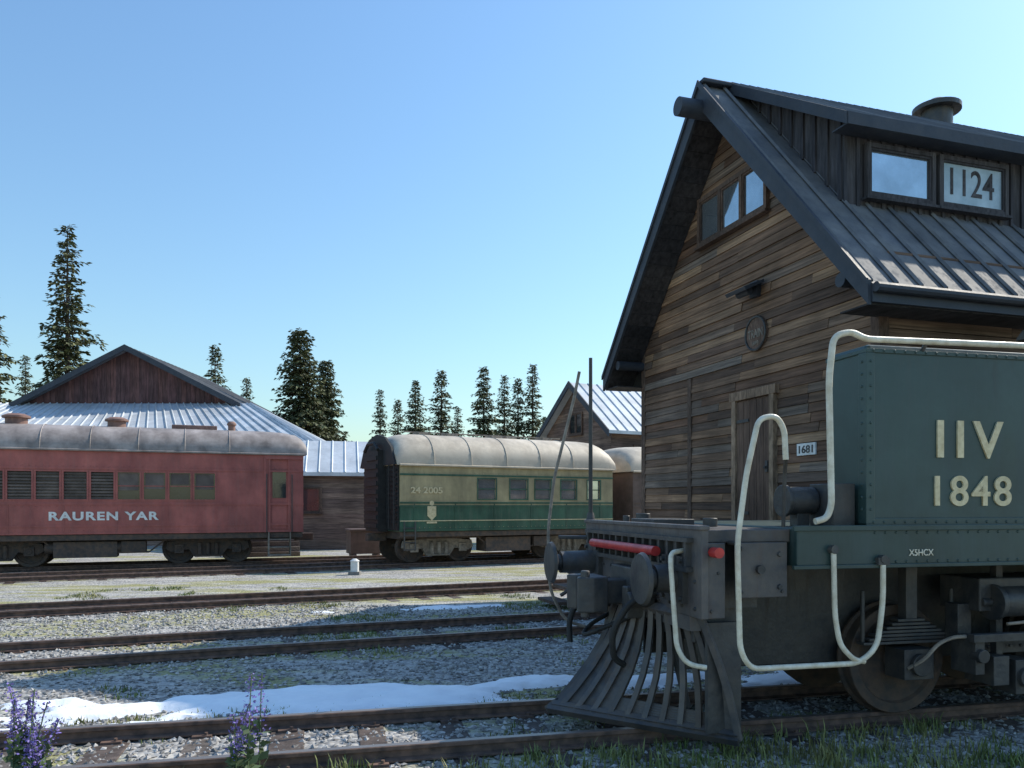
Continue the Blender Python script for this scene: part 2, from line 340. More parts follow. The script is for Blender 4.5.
# ------------------------------------------------------------------ gravel stones (one object)
def scatter_stones(n, xr, yr, smin, smax):
    base = np.array([(1, 0, 0), (-1, 0, 0), (0, 1, 0), (0, -1, 0), (0, 0, 1), (0, 0, -1)], float)
    fc = np.array([(0, 2, 4), (2, 1, 4), (1, 3, 4), (3, 0, 4), (2, 0, 5), (1, 2, 5), (3, 1, 5), (0, 3, 5)])
    X = np.random.uniform(*xr, n); Y = yr[0]+(yr[1]-yr[0])*np.random.rand(n)**1.5
    s = np.random.uniform(smin, smax, n)
    ang = np.random.rand(n)*6.28
    V = np.repeat(base[None], n, 0)*(s[:, None, None]*np.random.uniform(.6, 1.25, (n, 6, 1)))
    V += np.random.uniform(-.3, .3, V.shape)*s[:, None, None]
    V[:, :, 2] *= .65
    ca, sa = np.cos(ang)[:, None], np.sin(ang)[:, None]
    vx = V[:, :, 0]*ca-V[:, :, 1]*sa; vy = V[:, :, 0]*sa+V[:, :, 1]*ca
    V[:, :, 0] = vx+X[:, None]; V[:, :, 1] = vy+Y[:, None]; V[:, :, 2] += (s*.25)[:, None]
    F = (fc[None]+6*np.arange(n)[:, None, None]).reshape(-1, 3)
    return V.reshape(-1, 3), F
V, F = scatter_stones(42000, (-8, 7), (4.3, 14), .012, .032)
me = bpy.data.meshes.new('gravel'); me.from_pydata(V.tolist(), [], F.tolist()); me.update(); me.materials.append(M['stone'])
o = bpy.data.objects.new('gravel', me); COL.objects.link(o)

# ------------------------------------------------------------------ grass (one object)
def fb(x, y, s, o=0): return noise.fractal(Vector((x*s+o, y*s-o, o*.37)), 1.0, 2.0, 4)
gv = []; gf = []
def blade(x, y, h, w=.006):
    a = random.random()*6.28; l = random.uniform(.2, .75)*h
    dx, dy = math.cos(a), math.sin(a); k = len(gv)
    gv.extend([(x-dy*w, y+dx*w, -.005), (x+dy*w, y-dx*w, -.005), (x+dx*l*.35+dy*w*.7, y+dy*l*.35-dx*w*.7, h*.6), (x+dx*l*.35-dy*w*.7, y+dy*l*.35+dx*w*.7, h*.6), (x+dx*l, y+dy*l, h)])
    gf.extend([(k, k+1, k+2, k+3), (k+3, k+2, k+4)])
cnt = 0; tries = 0
while cnt < 3000 and tries < 200000:
    tries += 1
    x = random.uniform(-8.5, 7); y = random.uniform(4.2, 17)
    yl = 5.64+.24*x           # near rail line of the front track
    d = y-yl
    f = fb(x, y, .7, 3.1)
    ok = (d < -.12 and f > -.35) or (1.1 < d < 1.7 and f > 0) or (2.3 < d < 3.2 and f > .22) or (d > 3.6 and f > .36) or (-.1 < d < .9 and f > .42)
    if not ok: continue
    cnt += 1
    hh = .13 if d < -.1 else .06
    for k in range(random.randint(6, 14)):
        blade(x+random.gauss(0, .045), y+random.gauss(0, .045), random.uniform(.35, 1.0)*hh*random.uniform(.7, 1.25))
mk('grass', gv, gf, M['grass'], fix=False)

# ------------------------------------------------------------------ snow
def snow(cx, cy, L, W, seed, thr, H=.07):
    nx, ny = int(L/.035), int(W/.035); ca, sa = math.cos(TH), math.sin(TH)
    vs = []; hs = []
    for i in range(nx+1):
        for j in range(ny+1):
            u = -L/2+L*i/nx; w = -W/2+W*j/ny
            e = max(0, 1-(abs(u)/(L/2))**4)*max(0, 1-(abs(w)/(W/2))**2.5)
            f = noise.fractal(Vector((u*.95+seed, w*2.4, seed)), 1.0, 2.0, 6)*.85+e*.95-thr
            h = H*math.tanh(f*3.0)*(1+.35*noise.noise(Vector((u*5, w*9, seed)))) if f > 0 else f*.25
            vs.append((cx+u*ca-w*sa, cy+u*sa+w*ca, max(h, -.02))); hs.append(f)
    fs = []
    for i in range(nx):
        for j in range(ny):
            q = (i*(ny+1)+j, (i+1)*(ny+1)+j, (i+1)*(ny+1)+j+1, i*(ny+1)+j+1)
            if max(hs[k] for k in q) > -.03: fs.append(q)
    return mk('snow_patch', vs, fs, M['snow'], smooth=True, fix=False)
snow(-1.75, 7.05, 5.7, 1.45, 2.3, .58)
snow(1.9, 7.95, 3.4, .9, 8.1, .68, .05)
snow(-3.3, 6.15, 1.9, .50, 5.5, .62, .04)
snow(-1.0, 13.6, 5, .7, 11.5, .85, .03)

# ------------------------------------------------------------------ lavender plants
def flower(x, y, h, n, seed):
    random.seed(seed)
    st = A(); pv = []; pf = []; lv = []; lf = []
    def tri(V_, F_, c, s, up=.2):
        d = Vector((random.gauss(0, 1), random.gauss(0, 1), random.gauss(up, .6))).normalized(); q = d.orthogonal().normalized(); q.rotate(Quaternion(d, random.random()*6.28))
        k = len(V_); V_.extend([c, c+d*s*.5+q*s*.3, c+d*s, c+d*s*.5-q*s*.3]); F_.append((k, k+1, k+2, k+3))
    for i in range(n):
        bx, by = random.gauss(0, .05), random.gauss(0, .05); hh = h*random.uniform(.6, 1); lx, ly = random.gauss(0, .05), random.gauss(0, .05)
        P = [Vector((bx+lx*t*t, by+ly*t*t, hh*t)) for t in (0, .3, .6, .85, 1)]
        st.tube(P, .004, 5)
        for k in range(120):
            t = random.uniform(.45, 1.0); c = Vector((bx+lx*t*t, by+ly*t*t, hh*t)); r = .032*(1.15-t)/.5+.006
            c += Vector((random.gauss(0, r*.6), random.gauss(0, r*.6), 0)); tri(pv, pf, c, random.uniform(.012, .026))
        for k in range(34):
            t = random.uniform(.03, .6); c = Vector((bx+lx*t*t, by+ly*t*t, hh*t)); tri(lv, lf, c, random.uniform(.04, .09), .7)
    e = empty('lavender_plant', (x, y, 0))
    st.obj('stems', M['leaf'], e); mk('petals', pv, pf, M['petal'], e, fix=False); mk('leaves', lv, lf, M['leaf'], e, fix=False)
flower(-1.62, 4.85, .78, 5, 1); flower(-2.98, 4.9, .70, 9, 2); flower(-2.72, 4.6, .5, 4, 3)
random.seed(11)

# ------------------------------------------------------------------ LOCOMOTIVE
loco = empty('locomotive', (LO[0], LO[1], 0), TH)
a = A(); a.box(-1.3, 6.2, -1.2, 1.2, 1.335, 1.6); a.obj('running_board_frame', M['teal'], loco, bevel=.012)
a = A()
a.box(-1.33, 6.2, -1.215, -1.185, 1.575, 1.612); a.box(-1.33, 6.2, -1.215, -1.185, 1.318, 1.345)
a.obj('frame_edge_angles', M['teal'], loco, bevel=.004)
a = A(); a.box(-.743, 3.2, -1.175, -.74, 1.602, 2.86); a.obj('side_tank', M['teal'], loco, bevel=.03)
a = A(); a.box(-.755, 3.2, -1.187, -.728, 2.80, 2.83); a.box(-.757, -.69, -1.188, -1.10, 1.62, 2.80); a.box(-.755, 3.2, -1.187, -1.176, 1.604, 1.66)
a.box(.72, .78, -1.186, -1.176, 1.66, 2.80); a.obj('tank_straps', M['teal'], loco, bevel=.004)
a = A(); a.box(.9, 3.2, -.735, 1.15, 1.602, 2.80); a.obj('engine_hood', M['teal'], loco, bevel=.04)
a = A(); a.box(3.25, 5.8, -1.17, 1.17, 1.602, 3.55); a.obj('cab', M['teal'], loco, bevel=.03)
a = A()
for y in (-1.18, 1.16):
    a.box(3.6, 4.3, y, y+.02, 2.6, 3.25); a.box(4.6, 5.3, y, y+.02, 2.6, 3.25)
a.obj('cab_windows', M['glass'], loco)
a = A(); a.prism([(-1.32, 3.55)]+[(1.32*math.sin(t), 3.55+.3*math.cos(t)) for t in np.linspace(-1.45, 1.45, 13)]+[(1.32, 3.55)], 'x', 3.05, 6.0); a.obj('cab_roof', M['steel'], loco, bevel=.01)
a = A()
def riv(x, y, z, d): a.cyl((x, y, z), (x+d[0]*.008, y+d[1]*.008, z), .011, .006, 7)
x = -.70
while x < 2.4:
    riv(x, -1.187, 2.815, (0, -1)); riv(x, -1.187, 1.632, (0, -1)); riv(x, -1.2, 1.56, (0, -1)); riv(x, -1.2, 1.36, (0, -1)); x += .085
z = 1.72
while z < 2.78:
    riv(-.722, -1.188, z, (0, -1)); riv(.75, -1.186, z, (0, -1)); riv(-.757, -1.14, z, (-1, 0)); riv(-.743, -.78, z, (-1, 0)); z += .085
a.obj('rivets', M['teal'], loco, smooth=True)
text('tank_letters', 'IIV', M['gold'], loco, (.10, -1.181, 2.215), SIDE, w=.56, h=.265, ext=.014, bold=.018, spacing=1.35)
text('tank_number', '1848', M['gold'], loco, (0.125, -1.181, 1.85), SIDE, w=.65, h=.215, ext=.014, bold=.012, spacing=1.15)
text('sill_lettering', 'X5HCX', M['cream'], loco, (-.33, -1.204, 1.42), SIDE, w=.2, h=.045, ext=.006, bold=.01)
a = A()
for y in (-.36, .33): a.box(-1.75, 6, y, y+.03, .5, 1.335)
a.box(-1.7, 6, -.33, .33, .95, 1.3); a.box(.4, 2.2, -.95, -.55, .95, 1.2)
a.box(-1.9, -1.55, -.9, .9, .8, 1.3); a.box(.3, 5.5, .55, 1.0, .6, 1.2); a.box(-1.2, 5.6, .8, .84, .55, 1.3)
a.obj('main_frames', M['steel'], loco, bevel=.01)
prof = [(0, -.09), (.07, -.09), (.085, -.05), (.10, -.028), (.30, -.018), (.335, -.03), (.35, -.06), (.42, -.062), (.425, -.055), (.42, .045), (.445, .055), (.445, .075), (.34, .075), (0, .06)]
w = A()
for xx in (0, 1.55, 4.2):
    w.lathe_y(prof, (xx, -.50, .545), 48); w.lathe_y([(r, -y) for r, y in prof], (xx, .50, .545), 48); w.cyl((xx, -.45, .545), (xx, .45, .545), .07)
w.obj('wheels', M['rustdark'], loco, smooth=True)
w = A()
for xx in (0, 1.55, 4.2):
    w.box(xx-.13, xx+.13, -.80, -.58, .43, .66); w.cyl((xx, -.84, .545), (xx, -.80, .545), .085)
    for k in range(7): w.box(xx-.42+k*.05, xx+.42-k*.05, -.72, -.63, .69+k*.028, .712+k*.028)
    w.cyl((xx-.4, -.675, .69), (xx-.4, -.675, 1.1), .018, n=8); w.cyl((xx+.4, -.675, .69), (xx+.4, -.675, 1.1), .018, n=8)
w.box(-.05, .05, -.72, -.63, .88, 1.3)
w.box(.42, 3.6, -.80, -.70, .60, .72); w.box(.42, 3.6, -.82, -.78, .70, .735)
w.cyl((.52, -.95, 1.02), (1.25, -.95, 1.02), .115, n=20); w.cyl((.50, -.95, 1.02), (.54, -.95, 1.02), .135, n=20); w.cyl((.42, -.95, 1.02), (.5, -.95, 1.02), .03)
w.box(.48, .62, -1.0, -.72, .40, .62); w.box(.70, .86, -.98, -.75, .32, .58); w.cyl((.78, -1.02, .45), (.78, -.9, .45), .07)
w.box(.60, .66, -.9, -.84, .6, 1.3); w.box(1.1, 1.16, -.9, -.84, .6, 1.3); w.box(.30, .42, -.85, -.72, .72, 1.0)
w.cyl((.95, -.96, .65), (.95, -.96, .90), .06, n=14); w.box(.9, 1.6, -1.02, -.8, .40, .55)
w.box(.25, .95, -1.06, -1.0, .74, .80); w.box(.28, .36, -1.04, -.8, .50, .78); w.cyl((.32, -1.08, .64), (.32, -1.0, .64), .05)
for k in range(5): w.cyl((.5+.1*k, -.84, .66), (.5+.1*k, -.82, .66), .014, n=6)
w.obj('suspension_and_brake_gear', M['steel'], loco, smooth=True, bevel=.004)
t = A(); t.tube([(-.10, -.80, .52), (-.02, -.88, .60), (.08, -.90, .72), (.2, -.92, .765), (.28, -.95, .77)], .014, 8, .06)
t.tube([(.6, -1.0, .86), (.9, -1.02, .88), (1.4, -1.02, .86)], .012, 8, .06)
t.obj('brake_pipes', M['bogie'], loco, smooth=True)
# front platform and beam
a = A(); a.box(-1.93, -1.302, -1.12, 1.12, 1.50, 1.585); a.box(-1.98, -1.93, -1.17, 1.17, 1.0, 1.60); a.box(-1.995, -1.925, -1.18, 1.18, 1.585, 1.615)
a.box(-1.72, -1.34, -1.15, -1.125, 1.13, 1.50); a.box(-1.97, -1.80, -1.15, -1.125, 1.0, 1.5); a.obj('buffer_beam', M['plow'], loco, bevel=.006)
a = A(); a.box(-1.90, -1.45, -.95, -.55, 1.04, 1.49)
a.box(-2.03, -1.981, -1.05, 1.05, 1.30, 1.335); a.box(-2.03, -1.981, -1.05, 1.05, 1.50, 1.53)
for k in range(15): a.box(-2.02, -1.981, -1.0+k*.143-.016, -1.0+k*.143+.016, 1.335, 1.50)
for k in range(12):
    for zz in (1.06, 1.24): a.cyl((-1.98, -1.08+k*.195, zz), (-1.995, -1.08+k*.195, zz), .014, .009, 8)
for zz in (1.2, 1.42): a.cyl((-1.40, -1.15, zz), (-1.40, -1.163, zz), .02, .014, 8)
for xx, zz in ((-1.68, 1.17), (-1.68, 1.46), (-1.38, 1.17), (-1.9, 1.05), (-1.85, 1.3), (-1.9, 1.45)): a.cyl((xx, -1.15, zz), (xx, -1.16, zz), .013, .009, 8)
a.cyl((-1.55, -1.15, 1.32), (-1.55, -1.18, 1.32), .03, n=10)
a.obj('beam_grille_and_bolts', M['steel'], loco)
a = A()
for yy, ex in ((-.80, 0), (.88, -.16)):
    a.box(-2.02, -1.98, yy-.17, yy+.17, 1.08, 1.40)
    a.cyl((-2.0, yy, 1.24), (-2.16+ex, yy, 1.24), .105, .095, 24); a.cyl((-2.12+ex, yy, 1.24), (-2.22+ex, yy, 1.24), .07, .07, 20)
    a.cyl((-2.21+ex, yy, 1.24), (-2.235+ex, yy, 1.24), .12, .185, 32); a.cyl((-2.235+ex, yy, 1.24), (-2.262+ex, yy, 1.24), .185, .172, 32); a.cyl((-2.262+ex, yy, 1.24), (-2.274+ex, yy, 1.24), .172, .10, 32)
    for dy in (-.14, .14):
        for dz in (-.13, .13): a.cyl((-2.02, yy+dy, 1.24+dz), (-2.04, yy+dy, 1.24+dz), .018, n=6)
a.obj('buffers', M['steel'], loco, smooth=True)
a = A(); a.cyl((-2.06, .74, 1.42), (-2.06, -.62, 1.42), .036, n=16); a.cyl((-1.9, -1.17, 1.44), (-1.9, -1.26, 1.44), .035, n=12); a.obj('red_lever', M['red'], loco, smooth=True)
a = A(); a.box(-2.28, -1.98, -.10, .10, .98, 1.17); a.box(-2.08, -1.98, -.24, .24, .88, 1.27)
a.prism([(-2.25, -.16), (-2.25, .15), (-2.42, .20), (-2.50, .12), (-2.44, .06), (-2.36, .03), (-2.36, -.05), (-2.48, -.09), (-2.50, -.17), (-2.38, -.20)], 'z', .93, 1.2)
a.cyl((-2.43, -.14, .89), (-2.43, -.14, 1.25), .035); a.cyl((-2.3, .3, 1.0), (-2.02, .3, 1.0), .05); a.cyl((-2.2, -.42, 1.05), (-2.0, -.42, 1.05), .06)
a.box(-2.2, -2.0, .22, .42, .92, 1.12); a.box(-2.18, -2.0, -.36, -.26, .9, 1.14)
a.obj('coupler', M['steel'], loco, bevel=.012)
t = A(); t.tube([(-2.0, -.48, 1.1), (-2.2, -.48, 1.05), (-2.33, -.44, .82), (-2.3, -.40, .62), (-2.2, -.36, .56)], .024, 10, .1)
t.tube([(-2.0, .46, 1.12), (-2.2, .48, 1.06), (-2.36, .5, .8), (-2.36, .46, .6)], .024, 10, .1); t.tube([(-2.0, .2, .92), (-2.3, .12, .8), (-2.42, .0, .72), (-2.3, -.14, .8), (-2.0, -.2, .92)], .018, 8, .1)
t.obj('air_hoses', M['black'], loco, smooth=True)
def plowpt(s, u, side):   # s 0 tip..1 wing, u 0 top..1 bottom
    top = Vector((-2.10, 0, .99)).lerp(Vector((-1.90, side*1.0, .99)), s)
    bot = Vector((-2.68, 0, .18)).lerp(Vector((-1.66, side*1.08, .165)), s)
    p = top.lerp(bot, u); p.x += .08*math.sin(math.pi*u)*(1-s*.6); return p
a = A()
for side in (-1, 1):
    for k in range(11):
        s = .06+.94*k/10
        a.tube([plowpt(s, u, side) for u in (0, .2, .4, .6, .8, 1)], .028, 4)
    for u, r in ((0, .042), (1, .040), (.96, .03)):
        a.tube([plowpt(s, u, side) for s in (0, .33, .66, 1)], r, 4)
    for (s0, s1, u0, u1) in ((0, .34, .02, .99), (.9, 1.0, .0, 1.0), (.34, .9, .82, .98), (.34, .9, .01, .10)):
        n = 8; vs = []
        for off in (.0, .018):
            for i in range(n+1):
                for s in (s0, s1):
                    p = plowpt(s, u0+(u1-u0)*i/n, side); p.x += off+.012; vs.append(p)
        fs = []
        m_ = 2*(n+1)
        for i in range(n):
            q = (2*i, 2*i+1, 2*i+3, 2*i+2); fs.append(q); fs.append(tuple(m_+j for j in q))
            fs.append((2*i, 2*i+2, m_+2*i+2, m_+2*i)); fs.append((2*i+1, 2*i+3, m_+2*i+3, m_+2*i+1))
        a.add(vs, fs)
a.box(-1.98, -1.9, -1.0, 1.0, .9, 1.0)
a.obj('cowcatcher', M['plow'], loco)
a = A()
for side in (-1, 1): a.tube([(-1.95, side*.55, .95), (-1.85, side*.7, .3)], .03, 6)
a.box(-1.85, -1.6, -1.0, -.96, .2, .95)
a.obj('cowcatcher_braces', M['steel'], loco)
# handrails
t = A()
yn = -1.225
t.tube([(3.1, yn, 2.90), (.5, yn, 2.895), (-.80, yn, 2.88), (-.90, yn, 2.925), (-1.04, yn, 2.89), (-1.075, yn, 2.6), (-1.055, yn, 1.75), (-1.09, yn, 1.66), (-1.18, yn, 1.64)], .022, 12, .09)
t.tube([(-1.40, yn, 2.05), (-1.41, yn, 2.25), (-1.47, yn, 2.34), (-1.60, yn, 2.32), (-1.69, yn, 1.95), (-1.755, yn, 1.5), (-1.735, yn, .80), (-1.66, yn, .675), (-.84, yn, .675), (-.70, yn, .78), (-.655, yn, 1.1), (-.655, yn, 1.34)], .019, 12, .09)
t.tube([(-1.04, yn, 1.45), (-1.03, yn, 1.0), (-.99, yn, .80), (-.88, yn, .70), (-.80, yn, .685)], .018, 12, .09)
t.tube([(-2.0, -.93, 1.44), (-2.1, -.96, 1.43), (-2.12, -1.0, 1.35), (-2.1, -1.05, .80), (-2.05, -1.1, .70), (-1.93, -1.14, .68)], .017, 10, .08)
t.obj('handrails', M['cream'], loco, smooth=True)
t = A()
for xx in (-.3, .9, 2.1): t.cyl((xx, -1.18, 2.83), (xx, yn, 2.89), .014, n=8)
t.cyl((-1.04, -1.2, 1.45), (-1.04, yn-.02, 1.45), .03, n=10); t.cyl((-.655, -1.2, 1.38), (-.655, yn-.02, 1.38), .028, n=10)
t.box(-.70, -.61, -1.24, -1.2, 1.34, 1.39)
t.tube([(-1.75, yn, 1.50), (-1.75, -1.1, 1.50)], .015, 8); t.tube([(-1.98, 1.1, 1.45), (-2.22, 1.25, 1.45)], .018, 8); t.tube([(-1.95, 1.1, 1.1), (-2.2, 1.25, .9)], .018, 8)
t.tube([(-1.40, yn, 2.05), (-1.36, -1.15, 1.98), (-1.34, -1.1, 1.60)], .014, 8, .05)
t.obj('handrail_brackets', M['steel'], loco)
t = A(); t.tube([(-2.04, 1.18, 3.0), (-2.08, 1.22, 2.75), (-2.26, 1.27, 2.0), (-2.32, 1.27, 1.5), (-2.30, 1.27, .95), (-2.16, 1.25, .66), (-1.95, 1.2, .6)], .015, 8, .1)
t.obj('far_grab_rail', M['bogie'], loco, smooth=True)
t = A(); t.cyl((-1.95, 1.12, 1.6), (-1.95, 1.12, 3.12), .021, .017, 10); t.cyl((-1.95, 1.12, 1.6), (-1.95, 1.12, 1.68), .045, .03, 12)
t.obj('marker_staff', M['steel'], loco, smooth=True)
a = A(); a.cyl((-1.17, -.86, 1.78), (-.96, -.86, 1.78), .10, .10, 24); a.cyl((-1.20, -.86, 1.78), (-1.17, -.86, 1.78), .115, .115, 24); a.box(-1.1, -1.0, -.9, -.8, 1.6, 1.7)
a.box(-.95, -.78, -1.1, -.82, 1.602, 1.9); a.cyl((-1.75, .35, 1.6), (-1.75, .35, 1.68), .06); a.cyl((-1.78, -.9, 1.6), (-1.78, -.9, 1.66), .05); a.box(-1.9, -1.55, -.2, .25, 1.586, 1.64)
a.cyl((-1.86, .45, 1.6), (-1.86, .45, 1.66), .03)
a.obj('platform_fittings', M['steel'], loco, smooth=True, bevel=.005)

# ------------------------------------------------------------------ BIG WOODEN STATION HOUSE
BT = math.atan(.32); house = empty('wooden_station_house', (3.63, 13.02, 0), BT)
HW = 3.17; RZ = 8.48; SL = 1.119; EV = 3.69; TK = .16; LEN = 11.0; DK = 1.25
def roofz(b): return RZ-SL*abs(b)
a = A(); a.prism([(-HW+.04, DK), (HW-.04, DK), (HW-.04, roofz(HW)-TK-.1), (0, RZ-TK-.12), (-HW+.04, roofz(HW)-TK-.1)], 'x', .06, LEN-.05); a.obj('inner_walls', M['dark'], house)
a = A(); a.box(-.06, LEN, -HW-.05, HW+.05, 0, DK-.004); a.obj('foundation', M['concrete'], house, bevel=.02)
def lim(z): return min(HW, (RZ-TK-.03-z)/SL)
a = A(); z = DK; rh = .138
while z < RZ-TK-.1:
    z0, z1 = z+.004, z+rh
    w0, w1 = lim(z0), max(.005, lim(z1))
    cuts = [-w0]; y = -w0+random.uniform(.8, 3.2)
    while y < w0-.3: cuts.append(y); y += random.uniform(1.6, 4.2)
    cuts.append(w0)
    for i in range(len(cuts)-1):
        y0, y1 = cuts[i]+.002, cuts[i+1]-.002
        yt0 = y0 if i else -w1; yt1 = y1 if i < len(cuts)-2 else w1
        yt0 = max(yt0, -w1); yt1 = min(yt1, w1)
        if yt1 <= yt0: continue
        dx = random.uniform(-.008, .008); tl = .018
        a.add([(-.03+dx-tl, y0, z0), (-.03+dx-tl, y1, z0), (.05, y1, z0), (.05, y0, z0), (-.03+dx, yt0, z1), (-.03+dx, yt1, z1), (.05, yt1, z1), (.05, yt0, z1)],
              [(0, 3, 2, 1), (4, 5, 6, 7), (0, 1, 5, 4), (1, 2, 6, 5), (2, 3, 7, 6), (3, 0, 4, 7)])
    z += rh
a.obj('gable_boards', M['planks'], house)
a = A(); z = DK
while z < 4.75:
    x = .1
    while x < LEN-.1:
        x1 = min(LEN-.1, x+random.uniform(1.5, 3.5)); dy = random.uniform(-.006, .006)
        for sg in (-1, 1): a.box(x+.002, x1-.002, sg*(HW-.03), sg*(HW+.03+dy), z+.004, z+.19)
        x = x1
    z += .194
a.obj('side_boards', M['planks_x'], house, bevel=.006)
a = A()
for sg in (-1, 1): a.box(-.055, .10, sg*(HW-.10), sg*(HW+.055), DK, 4.86)
a.box(-.062, -.02, 1.35-.06, 1.35+.06, DK, 4.0)
a.obj('corner_posts', M['frame'], house, bevel=.01)
for sg, nm in ((-1, 'roof_near_slope'), (1, 'roof_far_slope')):
    a = A(); k = TK
    a.prism([(0, RZ), (sg*EV, roofz(EV)), (sg*EV, roofz(EV)-k), (0, RZ-k*1.5)], 'x', -.62, LEN+.5); a.obj(nm, M['roofmetal'], house)
    a = A(); x = -.6
    nrm = Vector((0, sg*SL, 1)).normalized()
    while x < LEN+.45:
        a.tube([Vector((x, sg*.02, RZ))+nrm*.012, Vector((x, sg*EV, roofz(EV)))+nrm*.012], .028, 4); x += .37
    a.obj(nm+'_seams', M['roofmetal'], house)
    a = A()
    a.prism([(0, RZ+.05), (sg*(EV+.03), roofz(EV+.03)+.05), (sg*(EV+.03), roofz(EV+.03)-.24), (0, RZ-.36)], 'x', -.67, -.622)
    a.prism([(0, RZ+.075), (sg*(EV+.04), roofz(EV+.04)+.075), (sg*(EV+.04), roofz(EV+.04)-.0), (0, RZ-.03)], 'x', -.70, -.672)
    a.prism([(sg*(EV+.002), roofz(EV)+.01), (sg*(EV+.05), roofz(EV)-.03), (sg*(EV+.05), roofz(EV)-.24), (sg*(EV+.002), roofz(EV)-.24)], 'x', -.62, LEN+.5)
    a.obj('rake_and_fascia', M['rooftrim'], house)
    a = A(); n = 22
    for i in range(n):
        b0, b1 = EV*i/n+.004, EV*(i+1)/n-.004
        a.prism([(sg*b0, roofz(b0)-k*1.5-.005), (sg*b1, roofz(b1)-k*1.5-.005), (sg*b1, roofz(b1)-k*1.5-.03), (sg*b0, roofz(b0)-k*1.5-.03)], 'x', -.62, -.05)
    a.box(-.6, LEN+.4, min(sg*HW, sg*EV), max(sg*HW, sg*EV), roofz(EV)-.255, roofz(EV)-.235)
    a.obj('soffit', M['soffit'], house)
a = A()
for sg in (-1, 1):
    a.cyl((-.60, sg*HW, roofz(HW)-.42), (.3, sg*HW, roofz(HW)-.42), .09, n=14)
a.cyl((-1.05, 0.0, RZ-.40), (.5, 0.0, RZ-.40), .145, n=28)
a.obj('roof_beams', M['rooftrim'], house, smooth=True)
a = A(); a.box(-.66, LEN+.5, -.13, .13, RZ+.0, RZ+.07); a.obj('ridge_cap', M['rooftrim'], house, bevel=.02)
a = A(); a.tube([(-.62, -EV-.10, roofz(EV)-.08), (LEN+.5, -EV-.10, roofz(EV)-.08)], .06, 10); a.obj('gutter', M['rooftrim'], house, smooth=True)
DB = 2.37; DZ = 6.80; dx0, dx1 = .12, 7.4
def drz(b): return RZ+.04-(RZ+.04-DZ)*b/2.68
a = A(); a.prism([(-.02, RZ-.1), (-DB, roofz(DB)-.05), (-DB, drz(DB)-.08), (-.02, RZ-.02)], 'x', dx0, dx1); a.obj('dormer_walls', M['batten'], house)
a = A(); b = .25
while b < DB: a.box(dx0-.03, dx0-.002, -b-.03, -b+.03, roofz(b), drz(b)-.08); b += .26
x = dx0
while x < dx1: a.box(x, x+.05, -DB-.028, -DB-.002, roofz(DB)-.03, drz(DB)-.08); x += .21
a.obj('dormer_battens', M['batten'], house)
a = A(); a.prism([(.0, RZ+.10), (-2.68, DZ+.06), (-2.68, DZ-.03), (.0, RZ+.0)], 'x', -.10, dx1+.3); a.obj('dormer_roof', M['roofmetal'], house, bevel=.01)
a = A(); x = -.08
dn = Vector((0, -(RZ+.04-DZ)/2.68, 1)).normalized()
while x < dx1+.28: a.tube([Vector((x, -.02, RZ+.10))+dn*.01, Vector((x, -2.68, DZ+.06))+dn*.01], .022, 4); x += .16
for bb in np.arange(.35, 2.6, .35): a.tube([(-.09, -bb, RZ+.10-(RZ+.04-DZ)*bb/2.68+.012), (dx1+.29, -bb, RZ+.10-(RZ+.04-DZ)*bb/2.68+.012)], .014, 4)
a.obj('dormer_roof_tiles', M['roofmetal'], house)
a = A(); a.prism([(.0, RZ+.12), (-2.72, DZ+.075), (-2.72, DZ-.09), (.0, RZ-.06)], 'x', -.14, -.102); a.box(-.10, dx1+.3, -2.73, -2.684, DZ-.09, DZ+.07)
a.box(-.08, dx1+.3, -2.68, -DB-.03, DZ-.07, DZ-.05); a.obj('dormer_trim', M['rooftrim'], house)
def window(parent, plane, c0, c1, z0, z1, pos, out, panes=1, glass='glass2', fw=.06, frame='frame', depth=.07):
    f = A(); g = A()
    def bx(acc, a0, a1, za, zb, d0, d1):
        p, q = sorted((pos+out*d0, pos+out*d1))
        if plane == 'y': acc.box(a0, a1, p, q, za, zb)
        else: acc.box(p, q, a0, a1, za, zb)
    bx(f, c0-fw, c0, z0-fw, z1+fw, 0, depth); bx(f, c1, c1+fw, z0-fw, z1+fw, 0, depth)
    bx(f, c0, c1, z1, z1+fw, 0, depth-.002); bx(f, c0, c1, z0-fw, z0, 0, depth-.002); bx(f, c0-fw-.03, c1+fw+.03, z0-fw-.035, z0-fw, 0, depth+.04)
    for k in range(1, panes):
        m_ = c0+(c1-c0)*k/panes; bx(f, m_-.035, m_+.035, z0, z1, 0, depth-.004)
    for k in range(panes):
        a0 = c0+(c1-c0)*k/panes+(.035 if k else 0); a1 = c0+(c1-c0)*(k+1)/panes-(.035 if k < panes-1 else 0)
        for (p, q, r, s_) in ((a0, a0+.03, z0, z1), (a1-.03, a1, z0, z1), (a0+.03, a1-.03, z0, z0+.03), (a0+.03, a1-.03, z1-.03, z1)): bx(f, p, q, r, s_, .01, depth-.02)
    bx(g, c0, c1, z0, z1, .005, .022)
    f.obj('window_frame', M[frame], parent); g.obj('window_glass', M[glass], parent)
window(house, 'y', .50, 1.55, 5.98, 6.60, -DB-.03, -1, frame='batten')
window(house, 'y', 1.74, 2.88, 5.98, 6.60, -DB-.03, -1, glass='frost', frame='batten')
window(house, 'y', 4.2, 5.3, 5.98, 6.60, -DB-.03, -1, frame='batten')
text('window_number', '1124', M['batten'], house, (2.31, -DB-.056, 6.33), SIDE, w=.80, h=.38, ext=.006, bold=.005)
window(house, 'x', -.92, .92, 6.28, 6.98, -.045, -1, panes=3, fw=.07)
yc = -HW+2.55
a = A(); a.box(-.075, -.03, yc-.44, yc+.44, DK+.02, 3.40); a.obj('door_panel', M['door'], house)
a = A()
for k in range(5): a.box(-.088, -.076, yc-.43+k*.174, yc-.43+k*.174+.166, DK+.04, 3.38)
